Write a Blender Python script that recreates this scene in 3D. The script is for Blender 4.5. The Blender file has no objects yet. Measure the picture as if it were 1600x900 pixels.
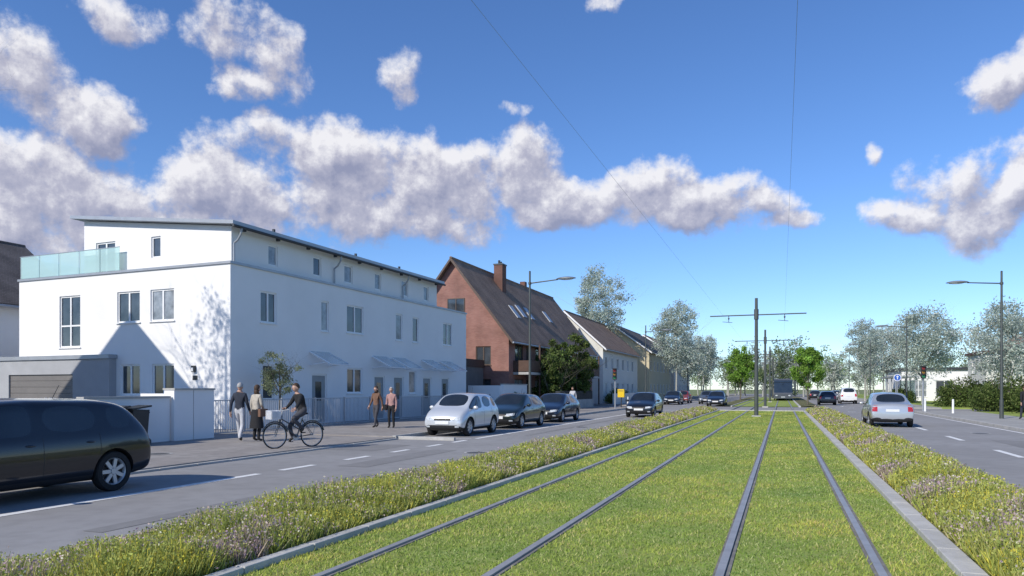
import bpy, bmesh, math, random
import numpy as np
from mathutils import Vector, Matrix
from mathutils.bvhtree import BVHTree
random.seed(7); rng=np.random.default_rng(7)
S=bpy.context.scene; COL=S.collection
R=math.radians
# ------------------------------------------------------------ materials
MATS={}
def M(name,col,rough=.75,metal=0.,var=.12,scale=2.,bump=0.,bscale=20.,spec=.4,col2=None,detail=5,coat=0.,stretch=None):
    if name in MATS: return MATS[name]
    m=bpy.data.materials.new(name); m.use_nodes=True; nt=m.node_tree; n=nt.nodes; l=nt.links
    b=n['Principled BSDF']; b.inputs['Roughness'].default_value=rough; b.inputs['Metallic'].default_value=metal
    b.inputs['Specular IOR Level'].default_value=spec
    if coat: b.inputs['Coat Weight'].default_value=coat; b.inputs['Coat Roughness'].default_value=.04
    tc=n.new('ShaderNodeTexCoord'); mp=n.new('ShaderNodeMapping'); l.new(tc.outputs['Object'],mp.inputs[0])
    if stretch: mp.inputs['Scale'].default_value=stretch
    t=n.new('ShaderNodeTexNoise'); t.inputs['Scale'].default_value=scale; t.inputs['Detail'].default_value=detail
    t.inputs['Roughness'].default_value=.6
    l.new(mp.outputs[0],t.inputs['Vector'])
    r=n.new('ShaderNodeValToRGB'); r.color_ramp.elements[0].position=.3; r.color_ramp.elements[1].position=.7
    c1=[max(0,c*(1-var)) for c in col]+[1]; c2=([c for c in col2]+[1]) if col2 else [min(1,c*(1+var)) for c in col]+[1]
    r.color_ramp.elements[0].color=c1; r.color_ramp.elements[1].color=c2
    l.new(t.outputs['Fac'],r.inputs[0]); l.new(r.outputs[0],b.inputs['Base Color'])
    if bump:
        t2=n.new('ShaderNodeTexNoise'); t2.inputs['Scale'].default_value=bscale; t2.inputs['Detail'].default_value=6
        l.new(mp.outputs[0],t2.inputs['Vector'])
        bp=n.new('ShaderNodeBump'); bp.inputs['Strength'].default_value=bump; bp.inputs['Distance'].default_value=.03
        l.new(t2.outputs['Fac'],bp.inputs['Height']); l.new(bp.outputs[0],b.inputs['Normal'])
    MATS[name]=m; return m
def two_scale(name,ca,cb,cc,s1,s2,rough=.9,bump=.3,bs=60,f2=.35):
    """large patches ca/cb + fine grain cc"""
    if name in MATS: return MATS[name]
    m=bpy.data.materials.new(name); m.use_nodes=True; nt=m.node_tree; n=nt.nodes; l=nt.links
    b=n['Principled BSDF']; b.inputs['Roughness'].default_value=rough; b.inputs['Specular IOR Level'].default_value=.2
    tc=n.new('ShaderNodeTexCoord')
    def nz(s,d=5):
        t=n.new('ShaderNodeTexNoise'); t.inputs['Scale'].default_value=s; t.inputs['Detail'].default_value=d; l.new(tc.outputs['Object'],t.inputs['Vector']); return t
    a=nz(s1); c=nz(s2,4); g=nz(bs,3)
    r=n.new('ShaderNodeValToRGB'); r.color_ramp.elements[0].position=.38; r.color_ramp.elements[1].position=.62
    r.color_ramp.elements[0].color=(*ca,1); r.color_ramp.elements[1].color=(*cb,1); l.new(a.outputs['Fac'],r.inputs[0])
    mr=n.new('ShaderNodeMapRange'); mr.inputs[1].default_value=.42; mr.inputs[2].default_value=.7; mr.inputs[4].default_value=f2
    l.new(c.outputs['Fac'],mr.inputs[0])
    mx=n.new('ShaderNodeMix'); mx.data_type='RGBA'; l.new(mr.outputs[0],mx.inputs[0]); l.new(r.outputs[0],mx.inputs[6]); mx.inputs[7].default_value=(*cc,1)
    l.new(mx.outputs[2],b.inputs['Base Color'])
    bp=n.new('ShaderNodeBump'); bp.inputs['Strength'].default_value=bump; bp.inputs['Distance'].default_value=.02
    l.new(g.outputs['Fac'],bp.inputs['Height']); l.new(bp.outputs[0],b.inputs['Normal'])
    MATS[name]=m; return m
def brick(name,c1,c2,mortar,sc=4.,zrow=.25,bw=.5,bump=.2,rough=.85):
    m=bpy.data.materials.new(name); m.use_nodes=True; nt=m.node_tree; n=nt.nodes; l=nt.links
    b=n['Principled BSDF']; b.inputs['Roughness'].default_value=rough; b.inputs['Specular IOR Level'].default_value=.25
    tc=n.new('ShaderNodeTexCoord'); sx=n.new('ShaderNodeSeparateXYZ'); l.new(tc.outputs['Object'],sx.inputs[0])
    ad=n.new('ShaderNodeMath'); l.new(sx.outputs[0],ad.inputs[0]); l.new(sx.outputs[1],ad.inputs[1])
    cb=n.new('ShaderNodeCombineXYZ'); l.new(ad.outputs[0],cb.inputs[0]); l.new(sx.outputs[2],cb.inputs[1])
    t=n.new('ShaderNodeTexBrick'); t.inputs['Scale'].default_value=sc; t.inputs['Color1'].default_value=(*c1,1); t.inputs['Color2'].default_value=(*c2,1)
    t.inputs['Mortar'].default_value=(*mortar,1); t.inputs['Mortar Size'].default_value=.03; t.inputs['Brick Width'].default_value=bw; t.inputs['Row Height'].default_value=zrow
    l.new(cb.outputs[0],t.inputs['Vector'])
    nz=n.new('ShaderNodeTexNoise'); nz.inputs['Scale'].default_value=.8; nz.inputs['Detail'].default_value=6; l.new(tc.outputs['Object'],nz.inputs['Vector'])
    mr=n.new('ShaderNodeMapRange'); mr.inputs[1].default_value=.3; mr.inputs[2].default_value=.7; mr.inputs[3].default_value=.72; mr.inputs[4].default_value=1.15; l.new(nz.outputs['Fac'],mr.inputs[0])
    mx=n.new('ShaderNodeVectorMath'); mx.operation='SCALE'; l.new(t.outputs['Color'],mx.inputs[0]); l.new(mr.outputs[0],mx.inputs['Scale'])
    l.new(mx.outputs[0],b.inputs['Base Color'])
    bp=n.new('ShaderNodeBump'); bp.inputs['Strength'].default_value=bump; bp.inputs['Distance'].default_value=.02; bp.invert=True
    l.new(t.outputs['Fac'],bp.inputs['Height']); l.new(bp.outputs[0],b.inputs['Normal'])
    return m
def leafmat(name,trans=.35):
    if name in MATS: return MATS[name]
    m=bpy.data.materials.new(name); m.use_nodes=True; nt=m.node_tree; n=nt.nodes; l=nt.links
    n.remove(n['Principled BSDF']); out=n['Material Output']
    at=n.new('ShaderNodeAttribute'); at.attribute_name='Col'
    d=n.new('ShaderNodeBsdfDiffuse'); t=n.new('ShaderNodeBsdfTranslucent'); mx=n.new('ShaderNodeMixShader'); mx.inputs[0].default_value=trans
    l.new(at.outputs['Color'],d.inputs[0]); l.new(at.outputs['Color'],t.inputs[0]); l.new(d.outputs[0],mx.inputs[1]); l.new(t.outputs[0],mx.inputs[2]); l.new(mx.outputs[0],out.inputs[0])
    MATS[name]=m; return m
WHITE=M('white_render',(.80,.79,.78),.9,var=.035,scale=.6,bump=.12,bscale=40)
GREYR=M('grey_render',(.36,.37,.39),.9,var=.06,scale=1.2,bump=.1)
FRAME=M('window_frame_white',(.8,.8,.8),.4,var=.02)
DFRAME=M('window_frame_brown',(.09,.06,.045),.5,var=.1)
GLASS=M('window_glass',(.05,.06,.07),.06,var=.6,scale=.9,spec=.8)
CURT=M('window_glass_curtain',(.25,.27,.29),.1,var=.5,scale=2.2,spec=.7)
ZINC=M('zinc_trim',(.36,.38,.41),.45,metal=.4,var=.08)
DARKM=M('dark_metal',(.07,.075,.08),.5,metal=.5,var=.1)
POLEM=M('pole_paint',(.085,.095,.09),.5,metal=.3,var=.15)
LAMPG=M('lamp_grey',(.22,.24,.25),.45,metal=.5,var=.08)
BLACKP=M('black_plastic',(.02,.02,.022),.6,var=.2)
GALV=M('galvanised_steel',(.40,.42,.45),.45,metal=.5,var=.12,scale=8)
CONC=two_scale('kerb_concrete',(.38,.375,.355),(.48,.465,.44),(.28,.27,.245),1.5,12,bump=.3)
BARK=M('bark',(.13,.115,.09),.95,var=.35,scale=9,bump=.6,bscale=25)
# ------------------------------------------------------------ mesh builder
class MB:
    def __init__(s): s.v=[]; s.f=[]; s.m=[]
    def quad(s,a,b,c,d,mi=0):
        k=len(s.v); s.v+= [tuple(a),tuple(b),tuple(c),tuple(d)]; s.f.append((k,k+1,k+2,k+3)); s.m.append(mi)
    def poly(s,pts,mi=0):
        k=len(s.v); s.v+=[tuple(p) for p in pts]; s.f.append(tuple(range(k,k+len(pts)))); s.m.append(mi)
    def obox(s,P,a,b,c,mi=0):
        P=Vector(P);a=Vector(a);b=Vector(b);c=Vector(c); k=len(s.v)
        s.v+=[tuple(q) for q in (P,P+a,P+a+b,P+b,P+c,P+a+c,P+a+b+c,P+b+c)]
        for f in ((3,2,1,0),(4,5,6,7),(0,1,5,4),(1,2,6,5),(2,3,7,6),(3,0,4,7)): s.f.append(tuple(k+i for i in f)); s.m.append(mi)
    def box(s,x0,x1,y0,y1,z0,z1,mi=0): s.obox((x0,y0,z0),(x1-x0,0,0),(0,y1-y0,0),(0,0,z1-z0),mi)
    def tube(s,p0,p1,r0,r1=None,n=8,mi=0,cap=True):
        r1=r0 if r1 is None else r1; p0=Vector(p0);p1=Vector(p1); d=(p1-p0)
        if d.length<1e-6: return
        d.normalize(); a=d.orthogonal().normalized(); b=d.cross(a); k=len(s.v)
        for p,r in ((p0,r0),(p1,r1)):
            for i in range(n):
                t=2*math.pi*i/n; s.v.append(tuple(p+(a*math.cos(t)+b*math.sin(t))*r))
        for i in range(n):
            j=(i+1)%n; s.f.append((k+i,k+j,k+n+j,k+n+i)); s.m.append(mi)
        if cap:
            s.f.append(tuple(k+i for i in reversed(range(n)))); s.m.append(mi); s.f.append(tuple(k+n+i for i in range(n))); s.m.append(mi)
    def path(s,pts,r,n=8,mi=0):
        for a,b in zip(pts[:-1],pts[1:]): s.tube(a,b,r,r,n,mi)
    def ell(s,c,rx,ry,rz,mi=0,nu=12,nv=8,fn=None):
        k=len(s.v); c=Vector(c)
        for j in range(nv+1):
            ph=math.pi*j/nv
            for i in range(nu):
                t=2*math.pi*i/nu; p=Vector((math.sin(ph)*math.cos(t),math.sin(ph)*math.sin(t),math.cos(ph)))
                if fn: p=fn(p)
                s.v.append((c.x+p.x*rx,c.y+p.y*ry,c.z+p.z*rz))
        for j in range(nv):
            for i in range(nu):
                i2=(i+1)%nu; s.f.append((k+j*nu+i,k+(j+1)*nu+i,k+(j+1)*nu+i2,k+j*nu+i2)); s.m.append(mi)
    def lathe_x(s,c,prof,n=28,mi=0,closed=False):
        """prof: (offset along x, radius)"""
        k=len(s.v); c=Vector(c); q=len(prof)
        for (o,r) in prof:
            for i in range(n):
                t=2*math.pi*i/n; s.v.append((c.x+o,c.y+math.cos(t)*r,c.z+math.sin(t)*r))
        for j in range(q-1):
            for i in range(n):
                i2=(i+1)%n; s.f.append((k+j*n+i,k+j*n+i2,k+(j+1)*n+i2,k+(j+1)*n+i)); s.m.append(mi)
    def done(s,name,mats,parent=None,smooth=False,bevel=0,loc=None):
        me=bpy.data.meshes.new(name); me.from_pydata(s.v,[],s.f); me.update()
        for m in (mats if isinstance(mats,(list,tuple)) else [mats]): me.materials.append(m)
        me.polygons.foreach_set('material_index',s.m)
        if smooth:
            me.polygons.foreach_set('use_smooth',[True]*len(me.polygons)); me.set_sharp_from_angle(angle=R(40))
        o=bpy.data.objects.new(name,me); COL.objects.link(o)
        if parent: o.parent=parent
        if loc: o.location=loc
        if bevel:
            b=o.modifiers.new('bevel','BEVEL'); b.width=bevel; b.segments=2; b.limit_method='ANGLE'
        return o
def empty(name,loc=(0,0,0),rz=0.):
    e=bpy.data.objects.new(name,None); e.location=loc; e.rotation_euler=(0,0,rz); COL.objects.link(e); e.empty_display_size=.3; return e
def np_mesh(name,V,C,mat,parent=None,n=4):
    V=np.asarray(V,dtype=np.float32).reshape(-1,3); nf=len(V)//n
    me=bpy.data.meshes.new(name); me.vertices.add(len(V)); me.vertices.foreach_set('co',V.ravel())
    me.loops.add(nf*n); me.loops.foreach_set('vertex_index',np.arange(nf*n,dtype=np.int32))
    me.polygons.add(nf); me.polygons.foreach_set('loop_start',np.arange(0,nf*n,n,dtype=np.int32))
    me.update(); me.validate()
    at=me.color_attributes.new('Col','FLOAT_COLOR','POINT')
    cc=np.ones((nf*n,4),dtype=np.float32); cc[:,:3]=np.repeat(np.asarray(C,dtype=np.float32),n,axis=0); at.data.foreach_set('color',cc.ravel())
    me.materials.append(mat); o=bpy.data.objects.new(name,me); COL.objects.link(o)
    if parent: o.parent=parent
    return o
def leaf_quads(P,size,aspect=.6,up=0.):
    N=len(P); a=rng.normal(size=(N,3)); a[:,2]+=up; a/=np.linalg.norm(a,axis=1,keepdims=True)
    b=rng.normal(size=(N,3)); b-=a*(a*b).sum(1,keepdims=True); b/=np.linalg.norm(b,axis=1,keepdims=True)
    s=(np.asarray(size)*np.ones(N))[:,None]
    return np.stack([P-a*s,P+b*s*aspect,P+a*s,P-b*s*aspect],axis=1)
def blades(P,h,w,lean=.35):
    N=len(P); th=rng.uniform(0,2*np.pi,N); dx=np.stack([np.cos(th),np.sin(th),np.zeros(N)],1)
    ln=rng.normal(size=(N,3))*lean; ln[:,2]=1; ln/=np.linalg.norm(ln,axis=1,keepdims=True)
    h=(np.asarray(h)*np.ones(N))[:,None]; w=(np.asarray(w)*np.ones(N))[:,None]
    T=P+ln*h
    return np.stack([P-dx*w,P+dx*w,T+dx*w*.25,T-dx*w*.25],axis=1)
# ------------------------------------------------------------ world
az0=R(-20.7)
W=bpy.data.worlds.new('World'); S.world=W; W.use_nodes=True; nt=W.node_tree; n=nt.nodes; l=nt.links
for x in list(n): n.remove(x)
out=n.new('ShaderNodeOutputWorld'); sky=n.new('ShaderNodeTexSky'); sky.sky_type='NISHITA'; sky.sun_disc=False
sky.sun_elevation=R(35); sky.sun_rotation=R(205); sky.air_density=1.0; sky.dust_density=.1; sky.ozone_density=3.0; sky.altitude=300
hs=n.new('ShaderNodeHueSaturation'); hs.inputs['Saturation'].default_value=1.08; hs.inputs['Value'].default_value=1.0; l.new(sky.outputs[0],hs.inputs['Color'])
tn=n.new('ShaderNodeVectorMath'); tn.operation='MULTIPLY'; tn.inputs[1].default_value=(.86,1.02,1.30); l.new(hs.outputs[0],tn.inputs[0])
bg=n.new('ShaderNodeBackground'); bg.inputs[1].default_value=.128; l.new(tn.outputs[0],bg.inputs[0])
tc=n.new('ShaderNodeTexCoord'); sp=n.new('ShaderNodeSeparateXYZ'); l.new(tc.outputs['Generated'],sp.inputs[0])
def math_(op,a,b=None,c=None,clamp=False,N=None):
    q=n.new('ShaderNodeMath'); q.operation=op; q.use_clamp=clamp
    for i,v in enumerate((a,b,c)):
        if v is None: continue
        if isinstance(v,(int,float)): q.inputs[i].default_value=v
        else: l.new(v,q.inputs[i])
    return q.outputs[0]
az=math_('ARCTAN2',sp.outputs[0],sp.outputs[1]); el=math_('ARCSINE',sp.outputs[2])
cmb=n.new('ShaderNodeCombineXYZ'); l.new(az,cmb.inputs[0]); l.new(el,cmb.inputs[1])
CL=[(-800,520,75,55,1),(-755,480,65,50,1.05),(-665,430,66,46,1.1),(-700,455,45,34,.95),(-615,585,60,28,.8),(-450,580,60,48,.85),(-365,510,38,46,.95),(-415,478,60,22,.8),(-165,500,38,32,.9),
 (-750,345,90,52,1.1),(-780,270,100,66,1.15),(-690,290,95,55,1.1),(-600,290,85,52,1.05),(-475,320,80,55,1.1),(-420,285,75,48,1.05),(-540,265,80,40,1.),(-620,250,100,35,.9),
 (-350,390,110,30,1.),(-240,360,130,46,1.2),(-160,320,120,48,1.2),(-260,290,120,44,1.15),(-80,285,66,48,1.1),(-120,265,80,34,1.),(-70,365,90,20,.7),
 (15,335,55,46,1.15),(80,300,90,32,1.15),(150,295,80,28,1.1),(210,312,75,38,1.2),(285,288,85,32,1.1),(365,278,75,20,1.),(430,265,50,13,.85),
 (680,325,56,44,1.15),(640,275,70,32,1.1),(735,270,66,46,1.15),(800,310,45,60,1.1),(760,490,36,38,1.),(800,550,32,34,1.),(560,370,20,18,.6),(140,598,28,13,.7),(0,430,22,14,.5)]
def conv(t,h,w,hh):
    t/=1116.;h/=1116.;w/=1116.;hh/=1116.
    a=math.atan(t); return a+az0, math.atan(h*math.cos(a)), w*math.cos(a)**2, hh*math.cos(a)
def cloud(vec):
    nz=n.new('ShaderNodeTexNoise'); nz.inputs['Scale'].default_value=9; nz.inputs['Detail'].default_value=5; l.new(vec,nz.inputs['Vector'])
    wv=n.new('ShaderNodeVectorMath'); wv.operation='MULTIPLY_ADD'; l.new(nz.outputs['Color'],wv.inputs[0]); wv.inputs[1].default_value=(.10,.075,0); 
    ofs=n.new('ShaderNodeVectorMath'); ofs.operation='ADD'; l.new(vec,ofs.inputs[0]); ofs.inputs[1].default_value=(-.05,-.0375,0); l.new(ofs.outputs[0],wv.inputs[2])
    cur=None
    for (t,h,w,hh,st) in CL:
        a,e,ww,eh=conv(t,h,w*1.3,hh*1.3)
        q=n.new('ShaderNodeVectorMath'); q.operation='MULTIPLY_ADD'; l.new(wv.outputs[0],q.inputs[0]); q.inputs[1].default_value=(1/ww,1/eh,0); q.inputs[2].default_value=(-a/ww,-e/eh,0)
        d=n.new('ShaderNodeVectorMath'); d.operation='DOT_PRODUCT'; l.new(q.outputs[0],d.inputs[0]); l.new(q.outputs[0],d.inputs[1])
        v=math_('SUBTRACT',st,d.outputs['Value'])
        cur=v if cur is None else math_('SMOOTH_MAX',cur,v,.35)
    cur=math_('MAXIMUM',cur,-1.5)
    f=n.new('ShaderNodeTexNoise'); f.inputs['Scale'].default_value=14; f.inputs['Detail'].default_value=9; f.inputs['Roughness'].default_value=.62; l.new(vec,f.inputs['Vector'])
    f2=math_('MULTIPLY_ADD',f.outputs['Fac'],4.2,-2.12)
    return math_('ADD',cur,f2)
d0=cloud(cmb.outputs[0])
off=n.new('ShaderNodeVectorMath'); off.operation='ADD'; l.new(cmb.outputs[0],off.inputs[0]); off.inputs[1].default_value=(-.008,.018,0)
d1=cloud(off.outputs[0])
al=n.new('ShaderNodeMapRange'); al.interpolation_type='SMOOTHSTEP'; al.inputs[1].default_value=-.15; al.inputs[2].default_value=.85; l.new(d0,al.inputs[0])
lit=math_('SUBTRACT',d0,d1); lit=math_('MULTIPLY_ADD',lit,.60,.47)
thin=n.new('ShaderNodeMapRange'); thin.inputs[1].default_value=.1; thin.inputs[2].default_value=1.8; thin.inputs[3].default_value=.12; thin.inputs[4].default_value=-.10; l.new(d0,thin.inputs[0])
lit=math_('ADD',lit,thin.outputs[0],clamp=True)
cr=n.new('ShaderNodeValToRGB'); e=cr.color_ramp.elements; e[0].position=.1; e[0].color=(.31,.33,.47,1); e[1].position=.92; e[1].color=(.93,.92,.95,1)
x=e.new(.5); x.color=(.51,.51,.62,1); l.new(lit,cr.inputs[0])
bg2=n.new('ShaderNodeBackground'); bg2.inputs[1].default_value=.98; l.new(cr.outputs[0],bg2.inputs[0])
alm=math_('MULTIPLY',al.outputs[0],.95)
mx=n.new('ShaderNodeMixShader'); l.new(alm,mx.inputs[0]); l.new(bg.outputs[0],mx.inputs[1]); l.new(bg2.outputs[0],mx.inputs[2]); l.new(mx.outputs[0],out.inputs[0])
sd=bpy.data.lights.new('sun','SUN'); sd.energy=4.5; sd.angle=R(.6); sd.color=(1,.94,.84); so=bpy.data.objects.new('sun',sd); COL.objects.link(so)
A=R(25);E=R(35); so.rotation_euler=Vector((math.sin(A)*math.cos(E),math.cos(A)*math.cos(E),-math.sin(E))).to_track_quat('-Z','Y').to_euler(); so.location=(-20,-30,40)
# ------------------------------------------------------------ camera
cd=bpy.data.cameras.new('camera'); cd.sensor_width=36; cd.lens=25.11; cd.shift_y=.09875; cd.clip_end=5000
co=bpy.data.objects.new('camera',cd); COL.objects.link(co); co.location=(0,0,1.65); co.rotation_euler=(R(90),0,R(20.7)); S.camera=co
S.view_settings.view_transform='Standard'; S.view_settings.look='None'; S.view_settings.exposure=0
# ------------------------------------------------------------ ground
ASPH=two_scale('asphalt',(.27,.262,.255),(.31,.302,.295),(.22,.214,.208),.35,3.,rough=.92,bump=.25,bs=90,f2=.5)
ASPH2=two_scale('pavement_asphalt',(.28,.255,.235),(.34,.315,.29),(.21,.195,.18),.6,4.,rough=.95,bump=.25,bs=70,f2=.6)
YARD=two_scale('yard_paving',(.23,.225,.22),(.29,.28,.27),(.17,.165,.16),.8,5.)
SOIL=two_scale('bed_soil',(.12,.11,.05),(.17,.16,.07),(.12,.15,.05),1.5,9)
LAWN=two_scale('lawn',(.22,.29,.06),(.29,.36,.08),(.33,.33,.12),.7,6.,bump=.6,bs=50,f2=.5)
FIELD=two_scale('field',(.15,.18,.07),(.20,.23,.09),(.19,.17,.10),.05,.6)
PAINT=M('road_paint',(.74,.73,.70),.7,var=.12,scale=6,detail=8)
STEEL=M('rail_steel',(.36,.355,.35),.5,metal=.3,var=.15,scale=4)
RUB=M('rail_rubber',(.19,.18,.165),.9,var=.3,scale=6)
g=MB(); g.quad((-2500,-2500,-.05),(2500,-2500,-.05),(2500,2500,-.05),(-2500,2500,-.05)); g.done('ground',FIELD)
g=MB(); g.quad((-11.9,-20,0),(8.7,-20,0),(8.7,260,0),(-11.9,260,0))
g.quad((-11.9,62,0),(-11.9,69.5,0),(-80,69.5,0),(-80,62,0)); g.quad((8.7,58,0),(8.7,68,0),(70,68,0),(70,58,0)); g.done('road',ASPH)
def strip(mb,x0,x1,y0,y1,z,mi=0): mb.quad((x0,y0,z),(x1,y0,z),(x1,y1,z),(x0,y1,z),mi)
g=MB()
strip(g,-9.60,-9.43,-10,11.25,.005)
for y0,y1 in ((11.9,13.0),(14.2,15.2),(16.3,17.2),(18.3,19.2),(20.0,21.0)): strip(g,-9.60,-9.43,y0,y1,.005)
strip(g,-9.60,-9.43,21.8,56,.005); strip(g,-9.58,-9.43,74,150,.005)
for y in (21.6,26.9,32.4,38.2,44): 
    strip(g,-11.7,-9.605,y,y+.1,.005)
y=2.
while y<56: strip(g,5.33,5.5,y+.1,y+2.4,.005); y+=6.1
for y in np.arange(74,150,6.1): strip(g,5.33,5.5,y,y+2.4,.005)
strip(g,-9.3,-6.4,56.2,56.6,.005)
for y in (57,69.5):
    for x in np.arange(3.5,8.5,1.): strip(g,x,x+.5,y,y+.35,.005)
strip(g,8.35,8.47,-10,56,.005)
g.done('road_marking',PAINT)
# repaired strips and manhole covers
g=MB(); strip(g,-8.9,-8.2,13.,17.5,.004); strip(g,-8.6,-8.35,24,40,.004); strip(g,-11.7,-10.2,16.5,18.6,.004); strip(g,6.3,7.3,22,27,.004); strip(g,-7.6,-7.3,6,12.,.004)
g.done('asphalt_repair',two_scale('asphalt_patch',(.225,.218,.212),(.25,.243,.236),(.19,.185,.18),1,6,bs=90))
for (mx_,my_,mz_) in ((-7.4,17.,.0),(-8.1,30,.0),(-14.2,13.2,.07),(6.9,31,0)):
    g=MB()
    for r0,r1,mi in ((0,.27,0),(.27,.34,1)):
        for i in range(24):
            a0=i*math.pi/12;a1=(i+1)*math.pi/12; zz=mz_+.007
            g.quad((mx_+r0*math.cos(a0),my_+r0*math.sin(a0),zz),(mx_+r1*math.cos(a0),my_+r1*math.sin(a0),zz),(mx_+r1*math.cos(a1),my_+r1*math.sin(a1),zz),(mx_+r0*math.cos(a1),my_+r0*math.sin(a1),zz),mi)
    g.done('manhole_cover',[M('cast_iron',(.12,.115,.11),.6,metal=.4,var=.3,scale=20,bump=.5),CONC])
g=MB(); g.box(-18.3,-11.9+.0,-20,20.6,-.04,.07); g.box(-18.3,-12.0,20.6,62,-.04,.10); g.box(-18.3,-11.9,69.5,260,-.04,.10); g.done('pavement',ASPH2)
g=MB(); g.box(8.82,12.4,-20,58,-.04,.11); g.box(8.82,12.4,68,260,-.04,.11); g.done('pavement',two_scale('pavement_slabs',(.32,.31,.29),(.38,.37,.34),(.27,.26,.24),.8,5))
g=MB(); g.box(-40,-18.3,-20,62,-.045,.06); g.box(-45,-18.3,69.5,170,-.045,.06); g.done('front_yard',YARD)
g=MB(); g.box(12.4,60,-20,58,-.04,.09); g.box(12.4,60,68,260,-.04,.09); g.done('grass_verge',LAWN)
g=MB()
def kerb(x0,x1,y0,y1,z):
    y=y0
    while y<y1-.01:
        e=min(y1,y+1.0); g.box(x0,x1,y+.006,e-.006,-.03,z); y=e
kerb(-11.9,-11.77,-5,20.6,.045); 
kerb(-12.0,-11.86,20.6,62,.125); kerb(8.7,8.83,-5,58,.125); kerb(8.7,8.83,68,110,.125); kerb(-11.9,-11.77,69.5,110,.125)
g.box(-11.86,-9.8,20.7,20.82,-.03,.10)
g.done('kerb',CONC,bevel=.012)
g=MB()
kerb(1.42,1.62,-3,55.6,.10); kerb(-4.50,-4.38,-3,55.6,.10); kerb(3.22,3.34,-3,55.6,.10); kerb(-6.24,-6.12,-3,55.6,.10)
x=-6.24
while x<3.24: g.box(x+.005,x+.795,55.6,55.75,-.03,.10); x+=.8
kerb(1.42,1.62,70,130,.10); kerb(-4.50,-4.38,70,130,.10)
g.done('track_kerb',two_scale('light_kerb',(.43,.42,.39),(.53,.515,.48),(.33,.32,.29),1.2,9,bump=.2),bevel=.01)
g=MB(); strip(g,-4.38,1.42,-6,55.6,.035); strip(g,-4.38,1.42,70,150,.035); g.done('track_lawn',LAWN)
g=MB()
for a,b in ((-6.12,-4.5),(1.62,3.22)):
    for y0,y1 in ((-6,55.6),(70,150)):
        m_=(a+b)/2; g.quad((a,y0,.05),(m_,y0,.11),(m_,y1,.11),(a,y1,.05)); g.quad((m_,y0,.11),(b,y0,.05),(b,y1,.05),(m_,y1,.11))
g.done('flower_bed_soil',SOIL)
RAILS=[-3.71,-2.36,-.50,.81]
g=MB()
for x in RAILS:
    g.box(x-.035,x+.035,-6,170,.0,.062,0); g.box(x-.06,x-.038,-6,170,.0,.046,1); g.box(x+.038,x+.075,-6,170,.0,.044,1)
g.done('tram_rail',[STEEL,RUB])
# ------------------------------------------------------------ grass blades + flower beds
def snoise(x,y,f,seed):
    r=np.random.default_rng(seed); s=0
    for k in range(6):
        a=r.uniform(0,2*np.pi); ff=f*(1.5**(k*.6)); s=s+np.sin((x*np.cos(a)+y*np.sin(a))*ff+r.uniform(0,6.28))
    return s/3.
def logY(N,y0,y1): return y0*np.exp(rng.uniform(0,1,N)*math.log(y1/y0))
N=190000; Y=logY(N,4.2,55.4); X=rng.uniform(-4.36,1.4,N)
keep=np.ones(N,bool)
for rx in RAILS: keep&=(np.abs(X-rx-.01)>.065+.03*rng.random(N))
X=X[keep];Y=Y[keep];N=len(X); P=np.stack([X,Y,np.full(N,.035)],1)
q=snoise(X,Y,1.3,3)+.6*snoise(X,Y,4.5,4)
c=np.array([.32,.40,.09])*(1+.18*q)[:,None]; c=np.where((rng.random(N)<.25)[:,None],np.array([.50,.48,.20]),c); c*=rng.uniform(.75,1.25,N)[:,None]; c[:,0]*=(1+.12*q)
h=rng.uniform(.016,.042,N)*(1+.25*q.clip(-1,1)); np_mesh('track_grass',blades(P,h,.0035+Y*.00035,.8),c.clip(.02,.75),leafmat('grass_blades',.3))
def bed(x0,x1,seed,name,NN):
    Y=logY(NN,2.5,55.3); X=rng.uniform(x0+.04,x1-.04,NN); mid=(x0+x1)/2; hw=(x1-x0)/2
    q=snoise(X,Y,2.2,seed); q2=snoise(X,Y,4.5,seed+1); q3=snoise(X,Y*.8,1.1,seed+2)
    prof=np.sqrt(np.clip(1-((X-mid)/hw)**2*.75,0,1))
    H=(.15+.12*rng.random(NN)+.06*q2)*prof*(1+.25*q3).clip(.5,1.6)+.05
    pal=np.array([[.38,.43,.10],[.50,.50,.15],[.24,.32,.08],[.48,.38,.30],[.48,.36,.36],[.55,.48,.28],[.72,.62,.10]])
    idx=np.where(q>.1,rng.choice([1,0,1,6,0,1],NN),np.where(q<-.6,rng.choice([3,4,5,2,3],NN),rng.choice([0,2,1,5,1,0],NN)))
    c=pal[idx]*rng.uniform(.65,1.25,NN)[:,None]
    P=np.stack([X,Y,np.full(NN,.06)],1)
    V=blades(P,H,.004+Y*.0006,.38)
    N2=NN; k=rng.integers(0,NN,N2); T=P[k].copy(); T[:,2]+=H[k]*rng.uniform(.35,1.08,N2); T[:,:2]+=rng.normal(size=(N2,2))*.035
    bl=np.array([[.62,.42,.52],[.52,.36,.44],[.65,.52,.46],[.80,.68,.10],[.72,.66,.52],[.48,.50,.14],[.40,.46,.12]])
    qi=q[k]; i2=np.where(qi<-.4,rng.choice([0,1,2,5,4,2],N2),np.where(qi>.3,rng.choice([3,5,6,6,5,5],N2),rng.choice([5,6,2,5,4,6,1,5,6],N2)))
    V2=leaf_quads(T,.010+Y[k]*.0007,.7); c2=bl[i2]*rng.uniform(.65,1.2,N2)[:,None]
    np_mesh(name,np.concatenate([V,V2]),np.concatenate([c,c2]).clip(.02,.8),leafmat('bed_leaves',.35))
bed(-6.12,-4.5,11,'flower_bed',70000); bed(1.62,3.22,21,'flower_bed',62000)
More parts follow.
